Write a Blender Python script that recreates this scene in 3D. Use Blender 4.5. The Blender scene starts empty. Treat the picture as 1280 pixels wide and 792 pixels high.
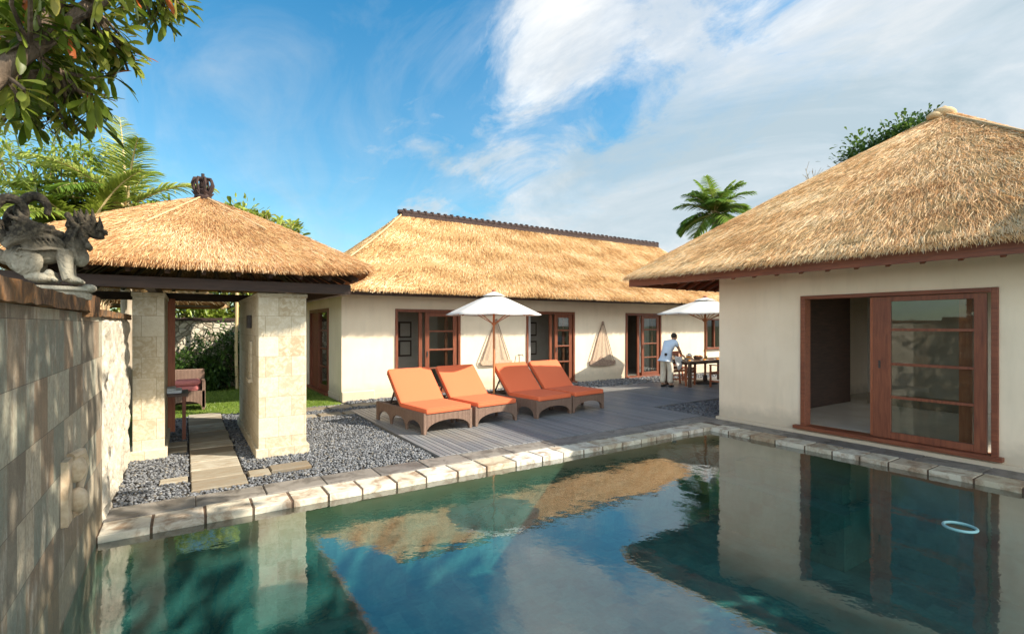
import bpy, bmesh, math, random
import numpy as np
from mathutils import Vector, Matrix, Quaternion
random.seed(7); RNG = np.random.default_rng(7)
R_ = math.radians
sc = bpy.context.scene
COL = sc.collection

# ------------------------------------------------------------------ materials
class NT:
    def __init__(s, name):
        s.m = bpy.data.materials.new(name); s.m.use_nodes = True
        s.t = s.m.node_tree; s.t.nodes.clear()
        s.out = s.t.nodes.new('ShaderNodeOutputMaterial')
    def n(s, typ, props=None, **inp):
        nd = s.t.nodes.new('ShaderNode' + typ)
        for k, v in (props or {}).items(): setattr(nd, k, v)
        for k, v in inp.items():
            s.set(nd, k, v)
        return nd
    def set(s, nd, k, v):
        k = k.replace('_', ' ') if k.replace('_', ' ') in [i.name for i in nd.inputs] else k
        sock = nd.inputs[int(k[1:])] if (k[0] == 'i' and k[1:].isdigit()) else nd.inputs[k]
        if isinstance(v, bpy.types.NodeSocket): s.t.links.new(v, sock)
        elif isinstance(v, bpy.types.Node): s.t.links.new(v.outputs[0], sock)
        else:
            if isinstance(v, (tuple, list)) and len(v) == 3 and sock.type == 'RGBA': v = (*v, 1)
            sock.default_value = v
    def coord(s, scale=(1, 1, 1), kind='Object', rot=(0, 0, 0), loc=(0, 0, 0)):
        tc = s.n('TexCoord'); mp = s.n('Mapping')
        mp.inputs['Scale'].default_value = scale; mp.inputs['Rotation'].default_value = rot
        mp.inputs['Location'].default_value = loc
        s.t.links.new(tc.outputs[kind], mp.inputs['Vector']); return mp.outputs[0]
    def noise(s, vec, scale=5, detail=5, rough=.55, dist=0):
        return s.n('TexNoise', Vector=vec, Scale=scale, Detail=detail, Roughness=rough, Distortion=dist).outputs[0]
    def ramp(s, fac, stops, interp='LINEAR'):
        nd = s.t.nodes.new('ShaderNodeValToRGB'); cr = nd.color_ramp; cr.interpolation = interp
        while len(cr.elements) < len(stops): cr.elements.new(.5)
        for e, (p, c) in zip(cr.elements, stops):
            e.position = p; e.color = (*c, 1) if not isinstance(c, (int, float)) else (c, c, c, 1)
        s.t.links.new(fac, nd.inputs[0]); return nd.outputs[0]
    def mix(s, fac, a, b, mode='MIX'):
        nd = s.t.nodes.new('ShaderNodeMix'); nd.data_type = 'RGBA'; nd.blend_type = mode
        for i, v in ((0, fac), (6, a), (7, b)):
            if isinstance(v, bpy.types.NodeSocket): s.t.links.new(v, nd.inputs[i])
            else: nd.inputs[i].default_value = (*v, 1) if isinstance(v, tuple) else v
        return nd.outputs[2]
    def math(s, op, a, b=0., c=None):
        nd = s.t.nodes.new('ShaderNodeMath'); nd.operation = op
        for i, v in enumerate((a, b) if c is None else (a, b, c)):
            if isinstance(v, bpy.types.NodeSocket): s.t.links.new(v, nd.inputs[i])
            else: nd.inputs[i].default_value = v
        return nd.outputs[0]
    def bump(s, h, strength=.3, dist=.01, normal=None):
        nd = s.n('Bump', Height=h, Strength=strength, Distance=dist)
        if normal is not None: s.t.links.new(normal, nd.inputs['Normal'])
        return nd.outputs[0]
    def done(s, color, rough=.7, normal=None, spec=.3, metal=0, trans=0, sheen=0):
        b = s.n('BsdfPrincipled'); b.inputs['Metallic'].default_value = metal
        b.inputs['Specular IOR Level'].default_value = spec
        s.set(b, 'Base Color', color)
        s.set(b, 'Roughness', rough)
        if normal is not None: s.t.links.new(normal, b.inputs['Normal'])
        sh = b.outputs[0]
        if trans:
            tr = s.n('BsdfTranslucent'); s.set(tr, 'Color', color)
            mx = s.t.nodes.new('ShaderNodeMixShader'); mx.inputs[0].default_value = trans
            s.t.links.new(sh, mx.inputs[1]); s.t.links.new(tr.outputs[0], mx.inputs[2]); sh = mx.outputs[0]
        s.t.links.new(sh, s.out.inputs[0]); return s.m

M = {}
def simple(name, c1, c2, scale=8, rough=.7, bump=.2, bdist=.01, stretch=(1, 1, 1), spec=.3, trans=0, metal=0, detail=6):
    s = NT(name); v = s.coord(stretch); n = s.noise(v, scale, detail)
    M[name] = s.done(s.ramp(n, [(.3, c1), (.7, c2)]), rough, s.bump(n, bump, bdist), spec, metal, trans)
    return M[name]

simple('stucco', (.64, .53, .40), (.72, .61, .47), 2.2, .85, .25, .004)
def m_cushion():
    s = NT('cushion_orange'); n = s.noise(s.coord(), 160, 3); big = s.noise(s.coord((1, 1, 1)), 3.2, 4, .5, .8); dirt = s.noise(s.coord(), 1.3, 4)
    c = s.mix(s.ramp(dirt, [(.4, 0.), (.7, .3)]), (.60, .12, .050), (.66, .165, .08))
    M['cushion_orange'] = s.done(c, .85, s.bump(n, .25, .002, s.bump(big, .5, .03)), .2)
m_cushion()
def m_stucco():
    s = NT('stucco'); v = s.coord()
    a = s.noise(v, 1.1, 4); b = s.noise(v, 60, 4, .7); st = s.noise(s.coord((3, 3, .5)), 2, 5)
    c = s.ramp(a, [(.3, (.74, .605, .44)), (.7, (.82, .69, .52))])
    c = s.mix(s.ramp(st, [(.5, 0.), (.8, .3)]), c, (.54, .45, .33))
    # rising damp and splash marks at the foot of the wall
    sep = s.n('SeparateXYZ', Vector=s.coord()).outputs[2]
    foot = s.math('SUBTRACT', s.math('ADD', sep, s.math('MULTIPLY', s.noise(s.coord(), 5, 5), -.35)), 0.)
    c = s.mix(s.ramp(foot, [(-.0, .6), (.22, 0.)]), c, (.42, .36, .27))
    M['stucco'] = s.done(c, .88, s.bump(b, .25, .004, s.bump(a, .3, .02)), .2)
m_stucco()
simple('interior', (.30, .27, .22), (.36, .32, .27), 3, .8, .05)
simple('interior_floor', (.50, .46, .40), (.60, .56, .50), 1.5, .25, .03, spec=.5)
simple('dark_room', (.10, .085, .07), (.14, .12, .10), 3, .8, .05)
simple('canvas', (.66, .64, .59), (.72, .70, .66), 60, .8, .15, .002, trans=.25)
simple('cushion_orange', (.62, .135, .055), (.68, .15, .062), 160, .85, .25, .002, detail=3)
simple('cushion_red', (.50, .085, .045), (.57, .11, .055), 160, .85, .25, .002, detail=3)
simple('dark_metal', (.03, .025, .022), (.06, .05, .045), 20, .5, .1)
simple('rope', (.42, .27, .13), (.62, .44, .25), 60, .9, .3)
simple('bark', (.05, .035, .025), (.20, .145, .10), 14, .9, 1., .05, (1, 1, .3))
simple('pale_bark', (.22, .18, .13), (.42, .36, .28), 9, .9, .6, .02, (1, 1, .3))
simple('roof_tile', (.022, .014, .013), (.06, .034, .028), 14, .8, .5)
simple('skin', (.46, .26, .17), (.50, .29, .19), 10, .55, .05)
simple('hair', (.02, .015, .012), (.04, .03, .025), 30, .6, .2)
simple('shirt', (.55, .64, .75), (.62, .70, .80), 20, .85, .3, .01)
simple('trousers', (.62, .55, .43), (.70, .63, .51), 20, .85, .3, .01)
simple('white_cloth', (.74, .73, .70), (.82, .81, .78), 20, .8, .3, .01)
simple('shoe', (.02, .02, .02), (.03, .03, .03), 20, .4, .1)
simple('ceramic', (.8, .79, .76), (.85, .84, .8), 10, .15, 0., spec=.5)
simple('fruit', (.75, .25, .04), (.85, .45, .08), 12, .4, .1)
simple('juice', (.80, .40, .05), (.85, .45, .08), 3, .15, 0.)
simple('pink_cloth', (.50, .16, .15), (.60, .21, .19), 25, .85, .3)
simple('terracotta', (.45, .17, .08), (.6, .25, .12), 12, .8, .3)
simple('net_cloth', (.36, .26, .18), (.52, .39, .28), 40, .9, .4, .004, (1, 1, .3))
simple('drift_wood', (.20, .13, .09), (.38, .27, .20), 16, .85, .6, .02)
simple('towel', (.65, .70, .72), (.75, .8, .82), 30, .9, .3)
simple('screen_white', (.22, .42, .42), (.28, .48, .48), 3, .35, 0.)

def m_wood(name, c1, c2, c3, rough=.45, ax=2, spec=.4):
    s = NT(name); st = [14, 14, 14]; st[ax] = 1.2
    v = s.coord(tuple(st)); n = s.noise(v, 2.2, 8, .6, .6); big = s.noise(s.coord(), 1.7, 3)
    c = s.ramp(n, [(.25, c1), (.5, c2), (.75, c3)])
    c = s.mix(s.ramp(big, [(.35, 0.), (.7, .35)]), c, c1)
    M[name] = s.done(c, rough, s.bump(n, .25, .004), spec)
m_wood('red_wood', (.10, .030, .016), (.20, .060, .028), (.27, .09, .04))
m_wood('red_wood_x', (.10, .030, .016), (.20, .060, .028), (.27, .09, .04), ax=0)
m_wood('red_wood_y', (.10, .030, .016), (.20, .060, .028), (.27, .09, .04), ax=1)
m_wood('dark_wood', (.020, .011, .008), (.045, .024, .016), (.07, .038, .024), .6, 0)
m_wood('table_wood', (.05, .03, .02), (.10, .055, .035), (.14, .08, .05), .45, 0)
m_wood('chair_wood', (.26, .07, .03), (.42, .13, .055), (.50, .18, .08), .45, 2)
m_wood('pole_wood', (.34, .12, .04), (.48, .19, .07), (.58, .26, .10), .4, 2)
m_wood('bamboo', (.42, .30, .15), (.55, .42, .22), (.62, .48, .28), .5, 2)

def m_thatch():
    s = NT('thatch_strand')
    a = s.n('Attribute', {'attribute_name': 'col', 'attribute_type': 'GEOMETRY'})
    M['thatch'] = s.done(a.outputs['Color'], .55, None, .3, trans=.3)
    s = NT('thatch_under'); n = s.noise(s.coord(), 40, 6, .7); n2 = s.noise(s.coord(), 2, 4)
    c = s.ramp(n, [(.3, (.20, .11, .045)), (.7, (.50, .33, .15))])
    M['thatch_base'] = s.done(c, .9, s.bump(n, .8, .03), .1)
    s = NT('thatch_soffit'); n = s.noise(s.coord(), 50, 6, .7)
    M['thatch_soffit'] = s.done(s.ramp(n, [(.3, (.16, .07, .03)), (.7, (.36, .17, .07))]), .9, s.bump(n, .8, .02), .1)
m_thatch()

def m_leaf(name, mul=(1, 1, 1), trans=.38):
    s = NT(name)
    a = s.n('Attribute', {'attribute_name': 'col', 'attribute_type': 'GEOMETRY'})
    M[name] = s.done(a.outputs['Color'], .38, None, .4, trans=trans)
m_leaf('leaf')

def planar(s, mode):
    """2-D coordinate on vertical axis-aligned faces: (x+y, z)."""
    sep = s.n('SeparateXYZ', Vector=s.coord())
    cb = s.n('CombineXYZ')
    if mode == 'wall':
        s.t.links.new(s.math('ADD', sep.outputs[0], sep.outputs[1]), cb.inputs[0]); s.t.links.new(sep.outputs[2], cb.inputs[1])
    elif mode == 'y':
        s.t.links.new(sep.outputs[1], cb.inputs[0]); s.t.links.new(sep.outputs[2], cb.inputs[1])
    return cb.outputs[0]

def brick(s, vec, w, h, mortar=.004, off=.5, c1=0., c2=1.):
    b = s.n('TexBrick', {'offset': off, 'squash': 1.0}, Vector=vec)
    b.inputs['Scale'].default_value = 1; b.inputs['Brick Width'].default_value = w; b.inputs['Row Height'].default_value = h
    b.inputs['Mortar Size'].default_value = mortar; b.inputs['Mortar Smooth'].default_value = .2
    b.inputs['Bias'].default_value = 0
    b.inputs['Color1'].default_value = (c1, c1, c1, 1); b.inputs['Color2'].default_value = (c2, c2, c2, 1)
    b.inputs['Mortar'].default_value = (.5, .5, .5, 1)
    return b

def m_pier():
    s = NT('limestone'); v = planar(s, 'wall'); mp = s.n('Mapping', Vector=v); mp.inputs['Location'].default_value = (.04, .02, 0)
    b = brick(s, mp.outputs[0], .34, .285, .003, .5)
    n1 = s.noise(s.coord(), 14, 7, .65, .8); n2 = s.noise(s.coord((1, 1, 1)), 45, 5, .7)
    c = s.ramp(b.outputs[0], [(0., (.42, .35, .24)), (.35, (.52, .45, .33)), (.6, (.37, .29, .18)), (1., (.58, .52, .40))])
    c = s.mix(s.ramp(n1, [(.42, 0.), (.62, .75)]), c, (.62, .57, .45))
    c = s.mix(s.ramp(n2, [(.52, 0.), (.7, .6)]), c, (.42, .33, .19))
    c = s.mix(s.math('MULTIPLY', b.outputs[1], .8), c, (.26, .21, .13))
    M['limestone'] = s.done(c, .8, s.bump(n2, .35, .006, s.bump(b.outputs[1], -.6, .004)), .25)
m_pier()

def m_gardenwall():
    s = NT('slab_wall'); v = planar(s, 'y'); mp = s.n('Mapping', Vector=v); mp.inputs['Location'].default_value = (.03, -.28, 0)
    b = brick(s, mp.outputs[0], .31, .32, .0022, .5)
    b2 = brick(s, mp.outputs[0], .31, .32, .0022, .5, .0, 1.); b2.inputs['Bias'].default_value = -.2
    wn = s.n('TexWhiteNoise', {'noise_dimensions': '3D'})
    # one random value per slab
    sn = s.n('SeparateXYZ', Vector=mp.outputs[0])
    row = s.math('FLOOR', s.math('DIVIDE', sn.outputs[1], .32))
    shift = s.math('MULTIPLY', s.math('MODULO', s.math('ABSOLUTE', row), 2.), .155)
    colm = s.math('FLOOR', s.math('DIVIDE', s.math('ADD', sn.outputs[0], shift), .31))
    cb = s.n('CombineXYZ'); s.t.links.new(row, cb.inputs[0]); s.t.links.new(colm, cb.inputs[1]); s.t.links.new(cb.outputs[0], wn.inputs['Vector'])
    per = wn.outputs['Value']
    n1 = s.noise(s.coord((1, 2, .8)), 2.0, 7, .6, 1.2)      # vertical veining
    n2 = s.noise(s.coord((1, 2.4, .8)), 2.6, 8, .65, .7); n3 = s.noise(s.coord(), 60, 5, .7)
    c = s.ramp(per, [(0., (.19, .21, .17)), (.2, (.23, .165, .11)), (.4, (.36, .35, .27)), (.6, (.15, .13, .10)), (.78, (.44, .38, .28)), (1., (.22, .26, .215))], 'CONSTANT')
    c = s.mix(s.ramp(n1, [(.48, 0.), (.68, .4)]), c, (.36, .33, .25))
    c = s.mix(s.ramp(n2, [(.5, 0.), (.66, .6)]), c, (.24, .165, .10))
    c = s.mix(s.ramp(s.noise(s.coord((1, 2.2, .7)), 2.9, 7, .65, .4), [(.54, 0.), (.68, .55)]), c, (.58, .56, .48))
    # wet foot near the water
    sz = s.n('SeparateXYZ', Vector=s.coord()).outputs[2]
    wet = s.math('ADD', sz, s.math('MULTIPLY', s.noise(s.coord((1, 4, 1)), 2.5, 5), -.5))
    c = s.mix(s.ramp(wet, [(0., .45), (.25, 0.)]), c, (.18, .15, .08))
    fine = s.noise(s.coord((1, 1.3, 1)), 26, 8, .75, .6); speck = s.noise(s.coord(), 90, 4, .7)
    c = s.mix(s.ramp(fine, [(.44, 0.), (.6, .45)]), c, (.13, .11, .08)); c = s.mix(s.ramp(speck, [(.55, 0.), (.7, .3)]), c, (.50, .47, .38))
    c = s.mix(s.math('MULTIPLY', b.outputs[1], .9), c, (.08, .065, .05))
    M['slab_wall'] = s.done(c, .6, s.bump(fine, .5, .006, s.bump(n2, .6, .02, s.bump(b.outputs[1], -.9, .008))), .35)
    s = NT('rough_render'); n = s.noise(s.coord((1, 1.4, .8)), 9, 8, .7, .6); n2 = s.noise(s.coord(), 30, 5, .6)
    c = s.ramp(n, [(.3, (.35, .29, .21)), (.45, (.62, .56, .45)), (.7, (.78, .73, .62))])
    M['rough_render'] = s.done(c, .9, s.bump(n, 1., .06, s.bump(n2, .6, .01)), .15)
    s = NT('cap_stone'); n = s.noise(s.coord((1, 1.6, 1)), 6, 8, .7, .8); n2 = s.noise(s.coord(), 2.3, 4)
    c = s.ramp(n, [(.3, (.045, .03, .022)), (.5, (.17, .10, .055)), (.62, (.34, .16, .06)), (.75, (.40, .33, .23))])
    c = s.mix(s.ramp(n2, [(.5, 0.), (.65, .6)]), c, (.10, .085, .06))
    M['cap_stone'] = s.done(c, .9, s.bump(n, .9, .03), .15)
    s = NT('statue_stone'); v = s.coord(); n = s.noise(v, 9, 7, .7); n2 = s.noise(v, 40, 5, .6)
    sep = s.n('SeparateXYZ', Vector=v).outputs[2]
    # sunlit look of the lower body painted in by height, near-black above
    k = s.math('ADD', sep, s.math('MULTIPLY', n, .22))
    c = s.ramp(k, [(.20, (.34, .31, .24)), (.31, (.14, .12, .09)), (.40, (.032, .027, .021))])
    c = s.mix(s.ramp(n2, [(.45, 0.), (.7, .45)]), c, (.18, .15, .10))
    w = s.n('TexWave', {'wave_type': 'RINGS', 'rings_direction': 'Y'}, Vector=v); w.inputs['Scale'].default_value = 9; w.inputs['Distortion'].default_value = 11
    w.inputs['Detail'].default_value = 2; w.inputs['Detail Scale'].default_value = 2
    M['statue_stone'] = s.done(c, .9, s.bump(w.outputs[1], .35, .008, s.bump(n2, .7, .008)), .15)
m_gardenwall()

def m_coping():
    for nm, cols, dark in (('coping_pale', [(.0, (.42, .36, .25)), (.3, (.62, .58, .48)), (.55, (.50, .45, .35)), (.8, (.68, .65, .57)), (1., (.36, .27, .17))], (.22, .13, .07)),
                           ('coping_grey', [(.0, (.14, .13, .12)), (.5, (.19, .17, .15)), (1., (.23, .21, .18))], (.07, .06, .05))):
        s = NT(nm)
        a = s.n('Attribute', {'attribute_name': 'rnd', 'attribute_type': 'GEOMETRY'}).outputs['Fac']
        n = s.noise(s.coord(), 5, 7, .65, .6); n2 = s.noise(s.coord(), 35, 5, .7)
        c = s.ramp(a, cols)
        c = s.mix(s.ramp(n, [(.46, 0.), (.62, .8)]), c, dark)
        c = s.mix(s.ramp(n2, [(.5, 0.), (.75, .3)]), c, (.6, .56, .46) if nm == 'coping_pale' else (.26, .25, .23))
        M[nm] = s.done(c, .6 if nm == 'coping_pale' else .55, s.bump(n2, .3, .005), .35)
    simple('grout', (.07, .045, .03), (.16, .10, .065), 12, .8, .4)
m_coping()

def m_deck():
    s = NT('deck_plank')
    a = s.n('Attribute', {'attribute_name': 'rnd', 'attribute_type': 'GEOMETRY'}).outputs['Fac']
    n = s.noise(s.coord((22, .8, 1)), 2.4, 8, .65, .4); big = s.noise(s.coord((1, .6, 1)), .9, 4)
    c = s.ramp(a, [(0., (.125, .135, .15)), (.5, (.165, .175, .19)), (1., (.21, .215, .22))])
    c = s.mix(s.ramp(n, [(.4, 0.), (.7, .55)]), c, (.09, .085, .08))
    c = s.mix(s.ramp(big, [(.5, 0.), (.7, .45)]), c, (.27, .22, .15))
    M['deck'] = s.done(c, s.ramp(big, [(.3, .38), (.7, .6)]), s.bump(n, .4, .004), .45)
    simple('soil', (.035, .03, .027), (.07, .062, .055), 20, .95, .5)
    s = NT('slab'); a = s.n('Attribute', {'attribute_name': 'rnd', 'attribute_type': 'GEOMETRY'}).outputs['Fac']; n = s.noise(s.coord((1, 4, 1)), 5, 6, .65, .5); n2 = s.noise(s.coord(), 40, 5, .7)
    c = s.ramp(a, [(0., (.17, .145, .11)), (.5, (.29, .26, .20)), (1., (.40, .37, .30))]); c = s.mix(s.ramp(n, [(.42, 0.), (.65, .7)]), c, (.20, .14, .08)); M['slab'] = s.done(c, .75, s.bump(n2, .4, .006, s.bump(n, .3, .01)), .3)
    s = NT('pebble'); a = s.n('Attribute', {'attribute_name': 'col', 'attribute_type': 'GEOMETRY'})
    M['pebble'] = s.done(a.outputs['Color'], .6, None, .35)
m_deck()

def schlick(s, f0, nrm=None):
    geo = s.n('NewGeometry'); d = s.n('VectorMath', {'operation': 'DOT_PRODUCT'}); s.t.links.new(geo.outputs['Incoming'], d.inputs[0]); s.t.links.new(nrm if nrm is not None else geo.outputs['Normal'], d.inputs[1])
    k = s.math('SUBTRACT', 1., s.math('MINIMUM', s.math('ABSOLUTE', d.outputs['Value']), 1.))
    return s.math('ADD', s.math('MULTIPLY', s.math('POWER', k, 4.), 1 - f0), f0)
def m_poolmats():
    s = NT('pool_tile'); sep = s.n('SeparateXYZ', Vector=s.coord())
    def grid(a, b, sz):
        fa = s.math('ABSOLUTE', s.math('SUBTRACT', s.math('FRACT', s.math('DIVIDE', a, sz)), .5))
        fb = s.math('ABSOLUTE', s.math('SUBTRACT', s.math('FRACT', s.math('DIVIDE', b, sz)), .5))
        return s.math('MAXIMUM', fa, fb)
    n = s.noise(s.coord(), 3, 7, .7, .6); n2 = s.noise(s.coord(), 22, 5, .7)
    wn = s.n('TexWhiteNoise'); sn = s.n('VectorMath', {'operation': 'SNAP'}); s.t.links.new(s.coord(), sn.inputs[0]); sn.inputs[1].default_value = (.2, .2, .2)
    s.t.links.new(sn.outputs[0], wn.inputs['Vector'])
    c = s.ramp(wn.outputs['Value'], [(0., (.014, .070, .066)), (.5, (.024, .10, .09)), (1., (.038, .13, .115))])
    c = s.mix(s.ramp(n, [(.4, 0.), (.7, .6)]), c, (.07, .19, .165))
    c = s.mix(s.ramp(n2, [(.45, 0.), (.7, .5)]), c, (.015, .06, .055))
    c = s.mix(s.ramp(sep.outputs[2], [(0., 0.), (1., 1.)]), c, c)
    # algae-brown band of tiles just under the waterline
    k = s.math('ADD', sep.outputs[2], 1.0)
    c = s.mix(s.ramp(k, [(.45, 0.), (.85, .75)]), c, (.11, .10, .035))
    M['pool_tile'] = s.done(c, .6, s.bump(n2, .3, .006), .3)
    s = NT('water')
    n1 = s.noise(s.coord((1, 1, 1)), 1.3, 3, .5, .3); n2 = s.noise(s.coord((1, 1, 1)), 9, 2, .5); n3 = s.noise(s.coord(), 30, 2, .5)
    nrm = s.bump(n3, .05, .004, s.bump(n2, .07, .010, s.bump(n1, .09, .05)))
    fr = schlick(s, .13, nrm)
    gl = s.n('BsdfGlossy'); gl.inputs['Roughness'].default_value = 0; gl.inputs['Color'].default_value = (.96, .96, .96, 1); s.t.links.new(nrm, gl.inputs['Normal'])
    rf = s.n('BsdfTransparent'); rf.inputs['Color'].default_value = (.74, .95, .95, 1)
    mx = s.t.nodes.new('ShaderNodeMixShader'); s.t.links.new(fr, mx.inputs[0]); s.t.links.new(rf.outputs[0], mx.inputs[1]); s.t.links.new(gl.outputs[0], mx.inputs[2])
    s.t.links.new(mx.outputs[0], s.out.inputs[0]); M['water'] = s.m
    s = NT('glass'); fr = schlick(s, .05)
    gl = s.n('BsdfGlossy'); gl.inputs['Roughness'].default_value = .01
    tr = s.n('BsdfTransparent'); tr.inputs['Color'].default_value = (.72, .76, .74, 1)
    mx = s.t.nodes.new('ShaderNodeMixShader'); s.t.links.new(fr, mx.inputs[0]); s.t.links.new(tr.outputs[0], mx.inputs[1]); s.t.links.new(gl.outputs[0], mx.inputs[2])
    s.t.links.new(mx.outputs[0], s.out.inputs[0]); M['glass'] = s.m
m_poolmats()

def m_wicker():
    s = NT('wicker'); sep = s.n('SeparateXYZ', Vector=s.coord())
    u = s.math('ADD', sep.outputs[0], sep.outputs[1])
    a = s.math('SINE', s.math('MULTIPLY', u, 2 * math.pi / .026))
    b = s.math('SINE', s.math('MULTIPLY', sep.outputs[2], 2 * math.pi / .018))
    w = s.math('MULTIPLY', a, b); w = s.math('ADD', s.math('MULTIPLY', w, .25), s.math('ADD', s.math('MULTIPLY', a, .25), .5))
    n = s.noise(s.coord(), 14, 4)
    c = s.ramp(w, [(.15, (.05, .028, .02)), (.55, (.20, .125, .09)), (.9, (.36, .24, .18))])
    c = s.mix(s.ramp(n, [(.4, 0.), (.7, .35)]), c, (.11, .065, .045))
    M['wicker'] = s.done(c, .6, s.bump(w, .8, .006), .3)
    s = NT('rubble'); v = s.n('TexVoronoi', {'feature': 'DISTANCE_TO_EDGE'}, Vector=s.coord()); v.inputs['Scale'].default_value = 7
    v2 = s.n('TexVoronoi', {}, Vector=s.coord()); v2.inputs['Scale'].default_value = 7
    c = s.ramp(s.n('SeparateColor', Color=v2.outputs['Color']).outputs[0], [(0., (.30, .25, .18)), (.5, (.48, .43, .34)), (1., (.60, .54, .43))])
    c = s.mix(s.ramp(v.outputs[0], [(.0, 1.), (.08, 0.)]), c, (.12, .10, .07))
    M['rubble'] = s.done(c, .9, s.bump(s.ramp(v.outputs[0], [(0., 0.), (.15, 1.)]), .8, .03), .2)
    s = NT('lawn'); n = s.noise(s.coord(), 30, 6, .7); n2 = s.noise(s.coord(), 1.3, 4)
    c = s.ramp(n, [(.3, (.06, .11, .015)), (.7, (.20, .28, .05))]); c = s.mix(s.ramp(n2, [(.4, 0.), (.7, .4)]), c, (.22, .24, .07))
    M['lawn'] = s.done(c, .8, s.bump(n, .8, .03), .2)
    s = NT('ground'); n = s.noise(s.coord(), .5, 6); 
    M['ground'] = s.done(s.ramp(n, [(.3, (.05, .07, .025)), (.7, (.12, .12, .06))]), .95, None, .1)
m_wicker()

# ------------------------------------------------------------------ mesh helpers
class MB:
    def __init__(s): s.v = []; s.f = []
    def add(s, vs, fs):
        o = len(s.v); s.v += [tuple(p) for p in vs]; s.f += [tuple(i + o for i in f) for f in fs]; return s
    def box(s, x0, x1, y0, y1, z0, z1, T=None):
        x0, x1 = min(x0, x1), max(x0, x1); y0, y1 = min(y0, y1), max(y0, y1); z0, z1 = min(z0, z1), max(z0, z1)
        vs = [(x, y, z) for z in (z0, z1) for y in (y0, y1) for x in (x0, x1)]
        fs = [(0, 2, 3, 1), (4, 5, 7, 6), (0, 1, 5, 4), (2, 6, 7, 3), (0, 4, 6, 2), (1, 3, 7, 5)]
        if T:
            vs = [T(*p) for p in vs]
        return s.add(vs, fs)
    def bar(s, a, b, w, h=None, up=(0, 0, 1)):
        h = h or w; a = Vector(a); b = Vector(b); d = (b - a).normalized(); up = Vector(up)
        if abs(d.dot(up)) > .99: up = Vector((0, 1, 0))
        r = d.cross(up).normalized(); u = r.cross(d)
        vs = []
        for p in (a, b):
            for i, j in ((-1, -1), (1, -1), (1, 1), (-1, 1)): vs.append(p + r * i * w / 2 + u * j * h / 2)
        return s.add(vs, [(0, 3, 2, 1), (4, 5, 6, 7), (0, 1, 5, 4), (1, 2, 6, 5), (2, 3, 7, 6), (3, 0, 4, 7)])
    def tube(s, pts, rad, n=8, cap=True):
        pts = [Vector(p) for p in pts]; rs = rad if isinstance(rad, (list, tuple)) else [rad] * len(pts)
        vs = []; fs = []; ref = None
        for i, p in enumerate(pts):
            d = (pts[min(i + 1, len(pts) - 1)] - pts[max(i - 1, 0)])
            d = d.normalized() if d.length > 1e-9 else Vector((0, 0, 1))
            if ref is None: ref = Vector((0, 0, 1)) if abs(d.z) < .9 else Vector((1, 0, 0))
            r = d.cross(ref).normalized(); u = r.cross(d).normalized(); ref = u
            for k in range(n):
                t = 2 * math.pi * k / n; vs.append(p + (r * math.cos(t) + u * math.sin(t)) * rs[i])
        for i in range(len(pts) - 1):
            for k in range(n):
                a = i * n + k; b = i * n + (k + 1) % n; fs.append((a, b, b + n, a + n))
        if cap:
            fs.append(tuple(range(n - 1, -1, -1))); fs.append(tuple((len(pts) - 1) * n + k for k in range(n)))
        return s.add(vs, fs)
    def lathe(s, prof, c=(0, 0, 0), n=20):
        vs = []; fs = []
        for r, z in prof:
            for k in range(n):
                t = 2 * math.pi * k / n; vs.append((c[0] + r * math.cos(t), c[1] + r * math.sin(t), c[2] + z))
        for i in range(len(prof) - 1):
            for k in range(n):
                a = i * n + k; b = i * n + (k + 1) % n; fs.append((a, b, b + n, a + n))
        fs.append(tuple(range(n - 1, -1, -1))); fs.append(tuple((len(prof) - 1) * n + k for k in range(n)))
        return s.add(vs, fs)
    def ell(s, c, r, rot=None, n=12, m=8):
        vs = []; fs = []; q = rot or Matrix.Identity(3)
        for i in range(m + 1):
            ph = math.pi * i / m
            for k in range(n):
                t = 2 * math.pi * k / n
                vs.append(Vector(c) + q @ Vector((r[0] * math.sin(ph) * math.cos(t), r[1] * math.sin(ph) * math.sin(t), r[2] * math.cos(ph))))
        for i in range(m):
            for k in range(n):
                a = i * n + k; b = i * n + (k + 1) % n; fs.append((a, a + n, b + n, b))
        return s.add(vs, fs)
    def quad(s, a, b, c, d): return s.add([a, b, c, d], [(0, 1, 2, 3)])

def link(o, parent=None):
    COL.objects.link(o)
    if parent is not None: o.parent = parent
    return o
def build(name, mb, mat, parent=None, smooth=False, bevel=0, world=True, kind=None, attrs=None, label=None):
    me = bpy.data.meshes.new(name); vs = mb.v
    me.from_pydata(vs, [], mb.f); me.validate(clean_customdata=False)
    if smooth:
        me.polygons.foreach_set('use_smooth', [True] * len(me.polygons))
        try: me.set_sharp_from_angle(angle=R_(smooth if smooth > 1 else 40))
        except Exception: pass
    me.materials.append(M[mat] if isinstance(mat, str) else mat)
    o = bpy.data.objects.new(name, me); link(o, parent)
    if parent is not None and world:                    # vertices were given in world space
        inv = world_matrix(parent).inverted(); me.transform(inv)
    if bevel:
        b = o.modifiers.new('bevel', 'BEVEL'); b.width = bevel; b.segments = 2; b.limit_method = 'ANGLE'
        b.angle_limit = R_(35)
    if kind: o['kind'] = kind
    if label: o['label'] = label
    return o
def world_matrix(o):
    m = Matrix.LocRotScale(o.location, o.rotation_euler, o.scale)
    return (world_matrix(o.parent) @ m) if o.parent else m
def tag(o, label, cat, group=None):
    o['label'] = label; o['category'] = cat
    if group: o['group'] = group
    return o
def thing(name, label, cat, loc=(0, 0, 0), rz=0, group=None):
    o = bpy.data.objects.new(name, None); COL.objects.link(o); o.empty_display_size = .2
    o.location = loc; o.rotation_euler = (0, 0, rz); return tag(o, label, cat, group)
def copy_tree(o, parent=None):
    c = o.copy(); COL.objects.link(c); c.parent = parent
    for ch in list(o.children): copy_tree(ch, c)
    return c
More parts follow.
